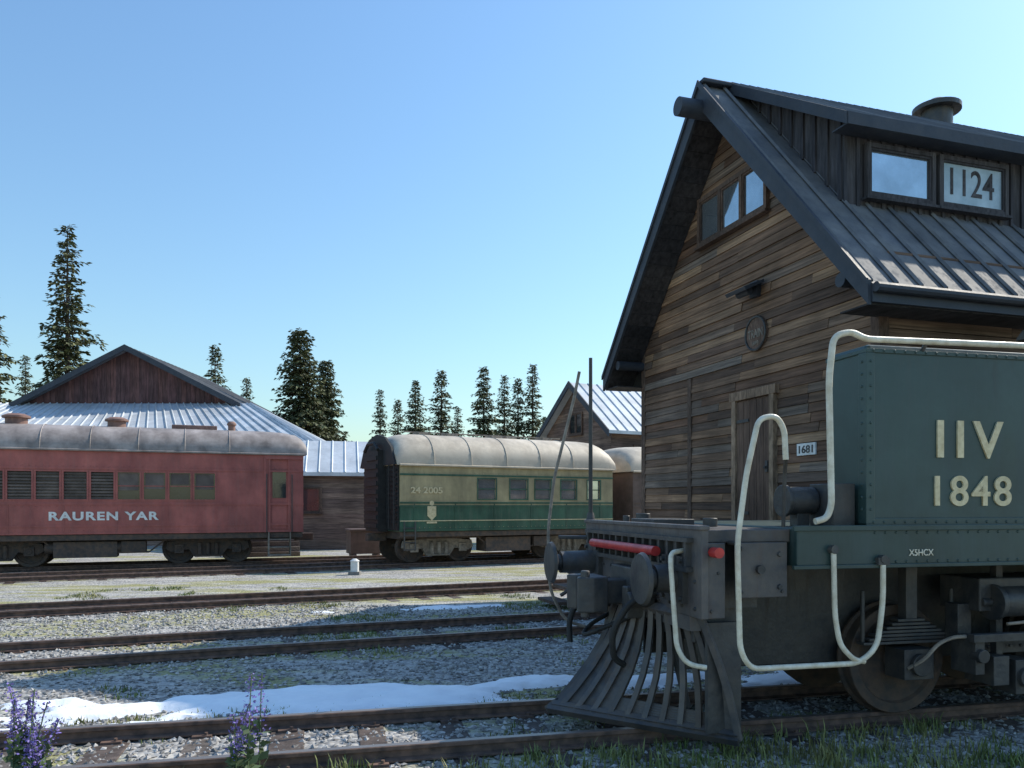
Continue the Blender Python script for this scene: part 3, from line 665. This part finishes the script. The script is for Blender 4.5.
a.obj('door_boards', M['door'], house, bevel=.004)
a = A(); a.box(-.12, -.03, yc-.55, yc-.442, DK, 3.50); a.box(-.12, -.03, yc+.442, yc+.55, DK, 3.50); a.box(-.125, -.03, yc-.60, yc+.60, 3.41, 3.55)
a.obj('door_frame', M['doorframe'], house, bevel=.006)
a = A(); a.box(-.115, -.09, yc-.40, yc-.34, 2.25, 2.42); a.cyl((-.15, yc-.37, 2.32), (-.09, yc-.37, 2.32), .02, n=10); a.box(-.105, -.09, yc+.1, yc+.42, 3.05, 3.10); a.box(-.105, -.09, yc+.1, yc+.42, 1.6, 1.65)
a.obj('door_hardware', M['steel'], house)
a = A(); n = 24
for i in range(n): a.box(-1.35, -.07, -2.9+i*.2+.003, -2.9+(i+1)*.2-.003, DK-.06, DK-.01)
a.obj('porch_deck', M['planks'], house)
a = A()
for yy in (-2.8, -1.2, .4, 1.7): a.box(-1.3, -1.18, yy, yy+.12, 0, DK-.065)
for k in range(5): a.box(-1.35-.28*(k+1), -1.35-.28*k+.03, 1.0, 1.85, DK-.22*(k+1)-.05, DK-.22*(k+1))
a.obj('porch_posts_and_steps', M['frame'], house)
a = A(); yr = -HW+2.5
a.cyl((-.045, yr, 4.40), (-.075, yr, 4.40), .27, .27, 40); a.obj('round_sign_board', M['frame'], house)
a = A(); n = 40
for i in range(n):
    t0 = 2*math.pi*i/n; t1 = 2*math.pi*(i+1)/n
    a.tube([(-.08, yr+.255*math.cos(t0), 4.40+.255*math.sin(t0)), (-.08, yr+.255*math.cos(t1), 4.40+.255*math.sin(t1))], .018, 6)
a.obj('round_sign_rim', M['steel'], house, smooth=True)
text('round_sign_text', 'TRAIN', M['bogie'], house, (-.08, yr, 4.40), FRONT, w=.38, h=.13, ext=.01, bold=.01)
text('round_sign_number', '1893', M['bogie'], house, (-.08, yr, 4.25), FRONT, w=.16, h=.06, ext=.01)
a = A(); a.box(-.12, -.04, yr-.10, yr+.10, 4.96, 5.20); a.prism([(-.42, 4.98), (-.10, 5.13), (-.10, 5.18), (-.46, 5.03)], 'y', yr-.26, yr+.26); a.cyl((-.28, yr-.15, 5.01), (-.28, yr+.15, 5.01), .06, n=14)
a.obj('wall_lamp', M['rooftrim'], house, bevel=.006)
a = A(); a.box(-.07, -.045, -HW+1.12, -HW+1.52, 2.45, 2.62); a.obj('house_number_plate', M['white'], house, bevel=.004)
text('house_number', '1681', M['steel'], house, (-.073, -HW+1.32, 2.535), FRONT, w=.3, h=.11, ext=.005, bold=.02)
a = A(); a.cyl((4.15, 0, RZ-.1), (4.15, 0, RZ+.30), .26, .26, 28); a.cyl((4.15, 0, RZ+.28), (4.15, 0, RZ+.36), .40, .40, 28); a.cyl((4.15, 0, RZ+.36), (4.15, 0, RZ+.50), .36, .12, 28)
a.obj('chimney', M['steel'], house, smooth=True)

# ------------------------------------------------------------------ RAILWAY CARS
def bogie(p, xc, W, r=.42, mt='bogie', wb=1.5):
    w = A(); s_ = A()
    yc = W/2; g = .65
    for dx in (-wb/2, wb/2):
        w.lathe_y(prof, (xc+dx, yc-g-.06, .12+r), 28); w.lathe_y([(q, -y) for q, y in prof], (xc+dx, yc+g+.06, .12+r), 28)
        w.cyl((xc+dx, yc-g, .12+r), (xc+dx, yc+g, .12+r), .07)
    for y0 in (yc-g-.34, yc+g+.20):
        y1 = y0+.14
        s_.prism([(xc-wb/2-.35, .55), (xc-wb/2-.3, .74), (xc-.45, .80), (xc+.45, .80), (xc+wb/2+.3, .74), (xc+wb/2+.35, .55), (xc+wb/2+.2, .45), (xc+.5, .52), (xc+.35, .30), (xc-.35, .30), (xc-.5, .52), (xc-wb/2-.2, .45)], 'y', y0, y1)
        yo = y0-.05 if y0 < yc else y1
        for dx in (-wb/2, wb/2): s_.box(xc+dx-.12, xc+dx+.12, yo, yo+.05, .42, .66); s_.cyl((xc+dx, yo-.02, .54), (xc+dx, yo+.07, .54), .075, n=12)
        for dx in (-.22, 0, .22): s_.cyl((xc+dx, yo+.02, .36), (xc+dx, yo+.02, .70), .06, n=10)
        s_.box(xc-.34, xc+.34, yo-.01, yo+.05, .31, .36)
    s_.box(xc-.2, xc+.2, yc-.9, yc+.9, .5, .85)
    w.obj('bogie_wheels', M['rustdark'], p, smooth=True); s_.obj('bogie_frame', M[mt], p, bevel=.01)
def car(name, loc, rot, L, W, sill, eave, top, wins, mats, roofm, doors=(), endround=.5, bx=(2.0,), bm='bogie', roofitems=True):
    p = empty(name, loc, rot)
    bodym, upperm, splitz = mats
    zw0, zw1 = wins[0][2], wins[0][3]
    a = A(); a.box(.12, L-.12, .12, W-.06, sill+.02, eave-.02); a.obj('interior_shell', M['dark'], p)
    ops = sorted([(w[0], w[1]) for w in wins]); dl = sorted(doors)
    lo = A(); up = A()
    def seg(acc, x0, x1, z0, z1): acc.box(x0, x1, 0, .06, z0, z1)
    xs = 0
    parts = []
    for d0, d1 in dl: parts.append((xs, d0)); xs = d1
    parts.append((xs, L))
    for (p0, p1) in parts:
        seg(lo, p0, p1, sill, splitz)
        if zw0 > splitz: seg(up, p0, p1, splitz, zw0)
        seg(up, p0, p1, zw1, eave)
        cur = p0
        for o0, o1 in [o for o in ops if o[0] >= p0 and o[1] <= p1]:
            seg(up, cur, o0, zw0, zw1); cur = o1
        seg(up, cur, p1, zw0, zw1)
    for acc in (lo, up): acc.box(0, .12, .06, W, sill if acc is lo else splitz, splitz if acc is lo else eave); acc.box(L-.12, L, .06, W, sill if acc is lo else splitz, splitz if acc is lo else eave)
    lo.box(.12, L-.12, W-.06, W, sill, splitz); up.box(.12, L-.12, W-.06, W, splitz, eave)
    lo.obj('lower_body', M[bodym], p); up.obj('upper_body', M[upperm], p)
    g = A(); g2 = A(); fr = A(); lv = A(); bl = A()
    for (x0, x1, z0, z1, ty) in wins:
        if ty in 'gs':
            (g2 if ty == 's' else g).box(x0, x1, .055, .07, z0, z1)
            fr.box(x0, x1, .03, .052, (z0+z1)/2-.015, (z0+z1)/2+.015)
        elif ty == 'h':
            g.box(x0, x1, .055, .07, z0, z1); bl.box(x0+.03, x1-.03, .04, .052, z0+(z1-z0)*random.uniform(.3, .65), z1-.02); fr.box(x0, x1, .03, .052, (z0+z1)/2-.012, (z0+z1)/2+.012)
        else:
            n = 9
            bl.box(x0, x1, .055, .07, z0, z1)
            for k in range(n): lv.box(x0, x1, .015, .04, z0+(z1-z0)*k/n+.01, z0+(z1-z0)*(k+.62)/n, None)
        for (q0, q1, r0, r1) in ((x0-.035, x0, z0-.035, z1+.035), (x1, x1+.035, z0-.035, z1+.035), (x0, x1, z0-.035, z0), (x0, x1, z1, z1+.035)): fr.box(q0, q1, -.014, .03, r0, r1)
    for d0, d1 in dl:
        fr.box(d0, d1, .045, .085, sill, eave-.12); g.box(d0+.1, d1-.1, .03, .046, zw0+.05, zw1+.1); fr.box(d0+.08, d1-.08, .03, .05, sill+.1, zw0-.1)
        fr.box(d0, d0+.04, -.02, .05, sill, eave-.1); fr.box(d1-.04, d1, -.02, .05, sill, eave-.1)
        t = A(); t.cyl((d0-.06, -.05, sill), (d0-.06, -.05, zw1), .015, n=8); t.cyl((d1+.06, -.05, sill), (d1+.06, -.05, zw1), .015, n=8); t.obj('door_grab_rails', M['steel'], p)
        st = A()
        for k in range(3): st.box(d0, d1, -.02-.07*k, .2, sill-.22*(k+1), sill-.22*(k+1)+.03)
        st.box(d0-.02, d0, -.16, .2, sill-.68, sill); st.box(d1, d1+.02, -.16, .2, sill-.68, sill); st.obj('entrance_steps', M['bogie'], p)
    if g.v: g.obj('window_glass', M['glass'], p)
    if g2.v: g2.obj('window_glass_bright', M['glass2'], p)
    fr.obj('window_frames', M[bodym], p)
    if lv.v: lv.obj('window_louvres', M['blind'], p)
    if bl.v: bl.obj('window_blinds', M['blind'], p)
    tr = A()
    for z_ in (zw0-.12, zw1+.09, sill+.03, splitz): tr.box(-.005, L+.005, -.016, .002, z_-.025, z_+.025)
    x = .4
    while x < L: tr.box(x, x+.03, -.010, .001, sill+.06, zw0-.15); x += 1.24
    tr.obj('belt_rails', M[bodym], p)
    rv = A(); x = .1
    while x < L:
        for z_ in (sill+.1, zw0-.19, zw1+.15): rv.cyl((x, 0, z_), (x, -.014, z_), .012, .008, 5)
        x += .155
    rv.obj('rivets', M[upperm], p)
    xs = [(-.10, .55), (.0, .75), (.15, .88), (endround, .97), (endround*2, 1), (L-endround*2, 1), (L-endround, .97), (L-.15, .88), (L, .75), (L+.10, .55)]
    vs = []; n = 18
    for x, k in xs:
        for i in range(n+1):
            t = math.pi*i/n; c, s2 = math.cos(t), math.sin(t)
            yy = W/2-(W/2+.05)*math.copysign(abs(c)**.72, c); zz = eave-.03+(top-eave+.03)*k*(s2**.85)
            vs.append((x, yy, zz))
    fs = []
    for i in range(len(xs)-1):
        for j in range(n): fs.append((i*(n+1)+j, i*(n+1)+j+1, (i+1)*(n+1)+j+1, (i+1)*(n+1)+j))
        fs.append((i*(n+1), (i+1)*(n+1), (i+1)*(n+1)+n, i*(n+1)+n))
    fs += [tuple(range(n+1)), tuple(range((len(xs)-1)*(n+1), len(xs)*(n+1)))]
    mk('roof', vs, fs, M[roofm], p, smooth=True)
    rs = A(); x = endround*2+.3
    while x < L-endround*2:
        pts = []
        for i in range(n+1):
            t = math.pi*i/n; c, s2 = math.cos(t), math.sin(t)
            pts.append((x, W/2-(W/2+.056)*math.copysign(abs(c)**.72, c), eave-.03+(top-eave+.036)*(s2**.85)))
        rs.tube(pts, .012, 4); x += 1.15
    rs.tube([(-.02, -.06, eave-.03), (L+.02, -.06, eave-.03)], .03, 6)
    rs.obj('roof_seams_and_gutter', M[roofm], p)
    if roofitems:
        rs = A()
        for t_, r_ in ((1.9, .13), (4.9, .30), (7.3, .34), (9.4, .15)):
            x = L-t_
            rs.cyl((x, W/2-.35, top-.12), (x, W/2-.35, top+.15), r_*.78, n=20); rs.cyl((x, W/2-.35, top+.14), (x, W/2-.35, top+.19), r_, r_, 20); rs.cyl((x, W/2-.35, top+.19), (x, W/2-.35, top+.25), r_, r_*.6, 20)
        rs.obj('roof_ventilators', M['vent'], p, smooth=True)
    u = A(); u.box(.1, L-.1, .35, W-.35, sill-.22, sill); u.box(.02, L-.02, .03, .12, sill-.16, sill-.01)
    u.box(L*.38, L*.38+1.5, .15, .8, sill-.62, sill-.2); u.box(L*.38+1.6, L*.38+2.2, .12, .7, sill-.50, sill-.2)
    if L > 9: u.cyl((L*.36, .3, sill-.36), (L*.36+2.4, .3, sill-.36), .15, n=18)
    u.box(-.45, .1, W/2-.12, W/2+.12, sill-.3, sill-.08); u.box(L-.1, L+.45, W/2-.12, W/2+.12, sill-.3, sill-.08)
    u.tube([(bx[0]+1.0, .2, sill-.1), (bx[0]+1.5, .2, sill-.5), (L-bx[0]-1.5, .2, sill-.5), (L-bx[0]-1.0, .2, sill-.1)], .025, 6)
    u.obj('underframe', M['rustdark'], p, bevel=.01)
    for b_ in bx: bogie(p, b_, W, mt=bm)
    if len(bx) == 1: bogie(p, L-bx[0], W, mt=bm)
    return p
L = 10.2; cr, sr = math.cos(RT), math.sin(RT)
wins = []
for k in range(22):
    t0 = 2.38+.63*k
    if t0+.55 > L-.4: break
    wins.append((L-t0-.53, L-t0, 1.90, 2.62, 'h' if k < 4 else 'l'))
red = car('red_passenger_car', (-6.0-cr*L, 23.0-sr*L, 0), RT, L, 2.75, .98, 3.22, 3.92, wins, ('maroon', 'maroon', 1.2), 'carroof', doors=[(L-.95, L-.38)], bx=(2.55,), bm='rustdark')
text('car_lettering', 'RAUREN YAR', M['white'], red, (L-5.1, -.014, 1.46), SIDE, w=2.6, h=.23, ext=.014, bold=.035, spacing=1.15)
a = A(); a.box(L-3.5, L-2.3, .9, 1.5, 3.85, 4.02); a.obj('roof_hatch', M['vent'], red, bevel=.02)
a = A(); a.box(L-1.08, L-1.02, -.03, .0, .98, 3.22); a.box(L-1.05, L, -.035, 0, 3.05, 3.2); a.obj('vestibule_trim', M['maroon'], red)
gw = [(2.37, 2.95, 1.93, 2.50, 's'), (3.42, 4.0, 1.93, 2.50, 's'), (4.27, 4.82, 1.93, 2.50, 's'), (5.18, 5.73, 1.93, 2.50, 's'), (6.15, 6.62, 1.93, 2.50, 's')]
L2 = 7.1
green = car('green_passenger_car', (-3.05, 21.8, 0), GT, L2, 2.95, 1.02, 2.88, 3.80, gw, ('cargreen', 'carolive', 1.72), 'creamroof', bx=(1.35,), bm='bogie', roofitems=False, endround=.35)
text('car_number', '24 2005', M['gold'], green, (.78, -.014, 2.16), SIDE, w=.95, h=.18, ext=.014, bold=.03)
a = A(); a.prism([(.80, 1.72), (1.06, 1.72), (1.06, 1.45), (.93, 1.32), (.80, 1.45)], 'y', -.022, -.001); a.box(.78, 1.08, -.024, -.001, 1.24, 1.29); a.cyl((.93, -.02, 1.80), (.93, 0, 1.80), .07, n=12); a.obj('crest', M['gold'], green)
a = A(); a.box(-.004, L2+.004, -.018, .0, 1.30, 1.325); a.obj('pin_stripe', M['gold'], green)
a = A()
a.box(-.30, -.0, .95, 2.0, 1.0, 3.3); a.box(-.05, 0, .05, 2.9, 1.05, 2.85)
for k in range(12): a.box(-.09, -.05, .12, .85, 1.25+k*.13, 1.32+k*.13); a.box(-.09, -.05, 2.1, 2.83, 1.25+k*.13, 1.32+k*.13)
for k in range(9): a.box(-.34, -.30, 1.0, 1.95, 1.1+k*.24, 1.22+k*.24)
a.tube([(-.14, .10, 1.1), (-.14, .10, 3.0)], .02, 6); a.tube([(-.14, .5, 1.1), (-.14, .5, 3.0)], .02, 6)
a.tube([(-.32, .9, 3.3), (-.32, 1.2, 3.5), (-.32, 1.75, 3.5), (-.32, 2.05, 3.3)], .05, 8)
a.obj('end_gangway', M['black'], green)
a = A(); a.prism([(W_, z_) for W_, z_ in [(-.02, 2.86), (.3, 3.35), (.8, 3.66), (1.475, 3.78), (2.15, 3.66), (2.65, 3.35), (2.97, 2.86)]], 'x', -.16, -.10); a.obj('end_cornice', M['black'], green)
a = A()
for x in (1.0, 1.9, 3.4, 3.9, 5.2): a.box(x, x+.35, 1.1, 1.6, 3.74, 3.88)
a.box(.6, 5.9, 1.2, 1.26, 3.86, 3.89); a.obj('roof_walkway', M['bogie'], green)
gx, gy = math.cos(GT), math.sin(GT)
a = A(); a.tube([(.1, -.06, .5), (.1, -.06, 1.3)], .02, 6); a.tube([(.42, -.06, .5), (.42, -.06, 1.3)], .02, 6)
for k in range(4): a.tube([(.1, -.06, .52+k*.2), (.42, -.06, .52+k*.2)], .015, 6)
a.obj('side_ladder', M['steel'], green)
bw = [(1+1.3*k, 1.6+1.3*k, 1.95, 2.5, 'g') for k in range(5)]
car('brown_passenger_car', (-3.05+gx*7.9, 21.8+gy*7.9, 0), GT, 8.5, 2.95, 1.02, 2.85, 3.72, bw, ('carbrown', 'carbrown', 1.7), 'creamroof', bx=(1.6,), roofitems=False)

# ------------------------------------------------------------------ background buildings
def gable_house(name, loc, rot, Lh, W, wh, rh, wallm, roofm, ov=.5, wins=(), boards='v'):
    p = empty(name, loc, rot); t = wh+rh
    a = A(); a.prism([(-W/2, 0), (W/2, 0), (W/2, wh), (0, t), (-W/2, wh)], 'x', .05, Lh-.05); a.obj('wall_core', M['dark'], p)
    a = A()
    if boards == 'v':
        y = -W/2
        while y < W/2-.01:
            y1 = min(y+.24, W/2); zt0 = wh+rh*(1-abs(y)/(W/2))-.02; zt1 = wh+rh*(1-abs(y1)/(W/2))-.02
            for x0, x1 in ((0, .05), (Lh-.05, Lh)):
                a.prism([(y+.004, 0), (y1-.004, 0), (y1-.004, zt1), (y+.004, zt0)], 'x', x0-random.uniform(0, .01), x1)
            y = y1
        x = 0
        while x < Lh-.01:
            x1 = min(x+.3, Lh)
            for sg in (-1, 1): a.box(x+.004, x1-.004, sg*(W/2), sg*(W/2+.04), 0, wh-.02)
            x = x1
    else:
        z = 0
        while z < t-.15:
            lw = lambda q: W/2 if q <= wh else (W/2)*(1-(q-wh)/rh)
            w0, w1 = lw(z+.005), lw(z+.2)
            for x0, x1 in ((0, .05), (Lh-.05, Lh)): a.prism([(-w0, z+.005), (w0, z+.005), (w1, z+.2), (-w1, z+.2)], 'x', x0-random.uniform(0, .015), x1)
            if z+.2 < wh:
                for sg in (-1, 1): a.box(0, Lh, sg*(W/2), sg*(W/2+.04), z+.005, z+.2)
            z += .2
    a.obj('wall_boards', M[wallm], p)
    for sg in (-1, 1):
        k = rh/(W/2); e = W/2+ov
        a = A(); a.prism([(0, t+.12), (sg*e, t+.12-k*e), (sg*e, t-.02-k*e), (0, t-.02)], 'x', -ov, Lh+ov); a.obj('roof_slope', M[roofm], p)
        a = A(); x = -ov; nn = Vector((0, sg*k, 1)).normalized()
        while x < Lh+ov: a.tube([Vector((x, 0, t+.12))+nn*.01, Vector((x, sg*e, t+.12-k*e))+nn*.01], .035, 4); x += .5
        a.obj('roof_seams', M[roofm], p)
        a = A(); a.prism([(0, t+.18), (sg*(e+.05), t+.18-k*(e+.05)), (sg*(e+.05), t-.12-k*(e+.05)), (0, t-.12)], 'x', -ov-.06, -ov-.005); a.obj('rake_board', M['rooftrim'], p)
    for w_ in wins: window(p, *w_)
    return p
hall = gable_house('engine_shed', (-19.6, 41, 0), math.radians(90), 10, 10.6, 7.0, 2.7, 'barn', 'roofmetal', ov=.5, boards='v')
a = A()
TL, TR, BL, BR = Vector((-.02, 12.5, 6.95)), Vector((-.02, -6.2, 6.95)), Vector((-7.0, 14.5, 4.3)), Vector((-7.0, -11.2, 4.3))
dn_ = Vector((0, 0, -.12))
a.add([TL, TR, BR, BL, TL+dn_, TR+dn_, BR+dn_, BL+dn_], [(0, 1, 2, 3), (4, 5, 6, 7), (0, 1, 5, 4), (1, 2, 6, 5), (2, 3, 7, 6), (3, 0, 4, 7)])
RR = Vector((3.0, -11.2, 4.3)); a.add([TR, BR, RR, TR+dn_, BR+dn_, RR+dn_], [(0, 1, 2), (3, 4, 5), (0, 1, 4, 3), (1, 2, 5, 4), (2, 0, 3, 5)])
a.obj('lean_to_roof', M['metalwhite'], hall)
a = A()
for k in range(52):
    f_ = (k+.5)/52; a.tube([TL.lerp(TR, f_)+Vector((0, 0, .02)), BL.lerp(BR, f_)+Vector((0, 0, .02))], .045, 4)
for k in range(12):
    f_ = k/12; a.tube([TR+Vector((0, 0, .02)), BR.lerp(RR, f_)+Vector((0, 0, .02))], .04, 4)
a.obj('lean_to_ribs', M['metalwhite'], hall)
a = A(); a.box(-6.6, -.1, -10.6, 14, 0, 4.15); a.obj('lean_to_walls', M['brownwall'], hall)
a = A(); a.box(-7.06, -6.98, -11.2, 14.5, 4.05, 4.32); a.obj('lean_to_fascia', M['rooftrim'], hall)
shed = gable_house('small_shed', (-9.6, 33, 0), math.radians(12), 3.6, 4.2, 3.1, 1.2, 'brownwall', 'metalwhite', ov=.35, boards='h', wins=[('y', .9, 1.7, 1.5, 2.4, -2.14, -1, 1, 'glass'), ('x', -.5, .5, 1.4, 2.3, -.02, -1, 2, 'glass')])
bh = gable_house('brown_house', (2.95, 36.5, 0), math.radians(28), 9, 5.4, 5.1, 2.1, 'brownwall', 'metalwhite', ov=.4, boards='h',
    wins=[('x', -.5, .5, 5.0, 5.9, -.02, -1, 2, 'glass'), ('x', -1.9, -1.1, 3.1, 4.2, -.02, -1, 1, 'glass'), ('x', 1.1, 1.9, 3.1, 4.2, -.02, -1, 1, 'glass'), ('y', 1.2, 2.2, 3.1, 4.3, -2.74, -1, 2, 'glass'), ('y', 3.4, 4.4, 3.1, 4.3, -2.74, -1, 2, 'glass')])
def marker_post(x, y, h):
    e = empty('marker_post', (x, y, 0)); a = A(); a.box(-.09, .09, -.09, .09, 0, h); a.cyl((0, 0, h), (0, 0, h+.06), .13, .05, 12); a.obj('post', M['white'], e, bevel=.01)
    a = A(); a.box(-.14, .14, -.14, .14, 0, .08); a.obj('base', M['concrete'], e)
marker_post(-3.95, 20.1, .34); marker_post(-11.0, 16.2, .25)
e = empty('timber_stack', (-9.3, 26.6, 0), RT); a = A()
for k in range(4):
    for j in range(4-k): a.box(0, 2.2, j*.26+k*.13, j*.26+.24+k*.13, k*.17, k*.17+.16)
a.obj('timbers', M['sleeper'], e, bevel=.01)
e = empty('equipment_crate', (-5.4, 26.8, 0), .4); a = A(); a.box(0, 1.1, 0, .8, .1, .9); a.box(-.04, 1.14, -.04, .84, .86, .94); a.box(.1, .2, -.03, .83, 0, .1); a.box(.9, 1.0, -.03, .83, 0, .1); a.obj('crate_box', M['carbrown'], e, bevel=.02)

# ------------------------------------------------------------------ trees
def conifer_data(h, r, seed, dens=1.0, start=.12, power=.85, leaf=.34, sparse=0.0, fine=.07):
    rnd = random.Random(seed); vs = []; fs = []; mi = []
    n = 8; segs = 6
    for i in range(segs+1):
        t = i/segs; rr = (h*.012+.04)*(1-t)+.015
        for j in range(n): vs.append((rr*math.cos(6.283*j/n), rr*math.sin(6.283*j/n), h*t*.97))
    for i in range(segs):
        for j in range(n): fs.append((i*n+j, i*n+(j+1) % n, (i+1)*n+(j+1) % n, (i+1)*n+j)); mi.append(0)
    z = start*h
    while z < h*.985:
        t = (z/h-start)/(1-start); rad = r*(1-t)**power*rnd.uniform(.70, 1.15)+.12
        if t < .12: rad *= .6+t*3.3
        nb = max(5, int(rnd.uniform(6, 9)*dens)); a0 = rnd.random()*6.28
        for b_ in range(nb):
            if rnd.random() < sparse: continue
            an = a0+6.283*b_/nb+rnd.uniform(-.35, .35); rl = rad*rnd.uniform(.5, 1.28); up = .25-.55*(1-t)
            dx, dy = math.cos(an), math.sin(an)
            z0 = z+rnd.uniform(-.15, .15)
            k0 = len(vs); w_ = .02+.012*rl
            tip = (dx*rl, dy*rl, z0+up*rl*.8)
            vs.extend([(0, 0, z0-w_), (-dy*w_, dx*w_, z0+w_), (dy*w_, -dx*w_, z0+w_), tip]); fs.extend([(k0, k0+1, k0+3), (k0+1, k0+2, k0+3), (k0+2, k0, k0+3)]); mi += [0, 0, 0]
            m_ = max(4, int(rl/fine))
            for q in range(m_):
                s_ = rnd.uniform(.08, 1.05)
                wid = rl*.30*(1-s_*.6)+.05
                cx = dx*rl*s_; cy = dy*rl*s_; off = rnd.uniform(-1, 1)*wid
                cx += -dy*off; cy += dx*off; cz = z0+up*rl*.8*s_+.10*rl*math.sin(s_*3)-abs(off)*.35+rnd.uniform(-.08, .08)
                for e_ in range(2):
                    sz = leaf*rnd.uniform(.5, 1.1)*(1-.35*t); da = an+rnd.uniform(-1.0, 1.0)+(.7 if off > 0 else -.7)
                    ex, ey, ez = math.cos(da)*sz, math.sin(da)*sz, rnd.uniform(-.75, .1)*sz
                    px, py = -math.sin(da)*sz*.22, math.cos(da)*sz*.22; pz = rnd.uniform(-.2, .2)*sz
                    k = len(vs)
                    vs.extend([(cx, cy, cz), (cx+ex*.5+px, cy+ey*.5+py, cz+ez*.4+pz), (cx+ex, cy+ey, cz+ez), (cx+ex*.5-px, cy+ey*.5-py, cz+ez*.4-pz)])
                    fs.append((k, k+1, k+2, k+3)); mi.append(1)
        z += (.25+.14*(1-t))*h/14*rnd.uniform(.75, 1.25)
    return vs, fs, mi
def conifer_mesh(name, *a_, **k_):
    vs, fs, mi = conifer_data(*a_, **k_)
    me = bpy.data.meshes.new(name); me.from_pydata(vs, [], fs); me.update(); me.materials.append(M['bark']); me.materials.append(M['needles']); me.polygons.foreach_set('material_index', mi); return me
TM = [conifer_mesh('tall_spruce', 14, 1.55, 1, dens=1.15, start=.08, sparse=.16, leaf=.38, power=.62, fine=.055),
      conifer_mesh('broad_spruce', 12, 2.6, 2, dens=1.5, start=.04, power=.62, leaf=.40, fine=.055),
      conifer_mesh('slim_spruce', 12, 1.6, 3, dens=1.15, start=.06, leaf=.36, sparse=.08, power=.75),
      conifer_mesh('slim_spruce_b', 12, 1.4, 4, dens=1.15, start=.08, leaf=.34, sparse=.14, power=.7),
      conifer_mesh('slim_spruce_c', 12, 1.8, 5, dens=1.25, start=.06, leaf=.38, sparse=.08, power=.75)]
BH = [14, 12, 12, 12, 12]
def tree(k, x, y, h, wid=1.0):
    o = bpy.data.objects.new('spruce_tree', TM[k]); COL.objects.link(o); o.location = (x, y, -.05); s_ = h/BH[k]
    o.scale = (s_*wid, s_*wid, s_); o.rotation_euler = (0, 0, random.random()*6.28)
for k, x, y, h, w_ in [(0, -28.9, 52, 20.0, 1.0), (4, -34.3, 52, 17.2, 1.0), (3, -36.5, 60, 13.2, .8), (2, -20.6, 55.5, 13.1, .95), (3, -18.9, 57, 11.0, .95), (1, -12.2, 46, 12.0, .92), (1, -11.2, 48, 10.6, .8),
        (3, -9.9, 60, 10.6, .9), (2, -8.7, 61, 10.0, .95), (4, -7.0, 58, 11.0, .95), (2, -5.3, 60, 12.1, 1.1), (3, -4.2, 62, 9.5, 1), (4, -2.05, 58, 12.0, .95), (3, -.6, 62, 12.0, 1), (2, .45, 60, 11.5, .95), (3, 1.55, 60, 12.5, 1), (4, 2.6, 64, 9, .9), (2, 4.5, 60, 10, 1),
        (1, -44, 50, 15, 1), (0, -50, 44, 17, 1), (2, 14, 58, 13, 1), (4, 19, 52, 14, 1), (0, 26, 50, 18, 1), (1, 33, 46, 13, 1), (2, 9.5, 56, 12, 1)]:
    tree(k, x, y, h, w_)
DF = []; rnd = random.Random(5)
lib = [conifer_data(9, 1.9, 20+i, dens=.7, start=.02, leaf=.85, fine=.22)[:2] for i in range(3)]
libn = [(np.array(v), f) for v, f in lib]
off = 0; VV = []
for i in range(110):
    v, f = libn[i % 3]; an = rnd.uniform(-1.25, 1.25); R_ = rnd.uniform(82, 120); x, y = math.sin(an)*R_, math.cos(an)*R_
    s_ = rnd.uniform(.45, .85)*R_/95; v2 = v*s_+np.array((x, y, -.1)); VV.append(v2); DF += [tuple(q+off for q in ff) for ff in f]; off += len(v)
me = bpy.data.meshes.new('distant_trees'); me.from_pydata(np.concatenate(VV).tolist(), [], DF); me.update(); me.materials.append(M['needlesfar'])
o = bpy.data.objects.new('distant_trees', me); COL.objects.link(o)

# ------------------------------------------------------------------ light
W_ = bpy.data.worlds.new('World'); S.world = W_; W_.use_nodes = True
nt = W_.node_tree; bg = nt.nodes['Background']; sky = nt.nodes.new('ShaderNodeTexSky'); sky.sky_type = 'NISHITA'; sky.sun_disc = False
EL = 42; SX, SY = .84, .54
sky.sun_elevation = math.radians(EL); sky.sun_rotation = math.atan2(SX, SY); sky.air_density = 1.6; sky.dust_density = .7; sky.ozone_density = 1.0
wb = nt.nodes.new('ShaderNodeMix'); wb.data_type = 'RGBA'; wb.blend_type = 'MULTIPLY'; wb.inputs[0].default_value = 1.0; wb.inputs[7].default_value = (.76, 1.0, 1.24, 1)   # cool white balance
nt.links.new(sky.outputs[0], wb.inputs[6]); nt.links.new(wb.outputs[2], bg.inputs[0]); bg.inputs[1].default_value = .15
sd = bpy.data.lights.new('sun', 'SUN'); sd.energy = 5.0; sd.angle = math.radians(.55); sd.color = (1, .93, .80)
so = bpy.data.objects.new('sun', sd); COL.objects.link(so)
ce = math.cos(math.radians(EL)); dv = Vector((SX*ce, SY*ce, math.sin(math.radians(EL))))
so.rotation_euler = (-dv).to_track_quat('-Z', 'Y').to_euler(); so.location = dv*60
# ------------------------------------------------------------------ camera
cd = bpy.data.cameras.new('camera'); cam = bpy.data.objects.new('camera', cd); COL.objects.link(cam)
cam.location = (0, 0, 1.75); cam.rotation_euler = (math.pi/2, 0, 0); cd.sensor_width = 36; cd.lens = 36*800/1024; cd.shift_y = (505-384)/1024; cd.clip_end = 2000
S.camera = cam
S.view_settings.view_transform = 'Standard'; S.view_settings.look = 'None'; S.view_settings.exposure = 0
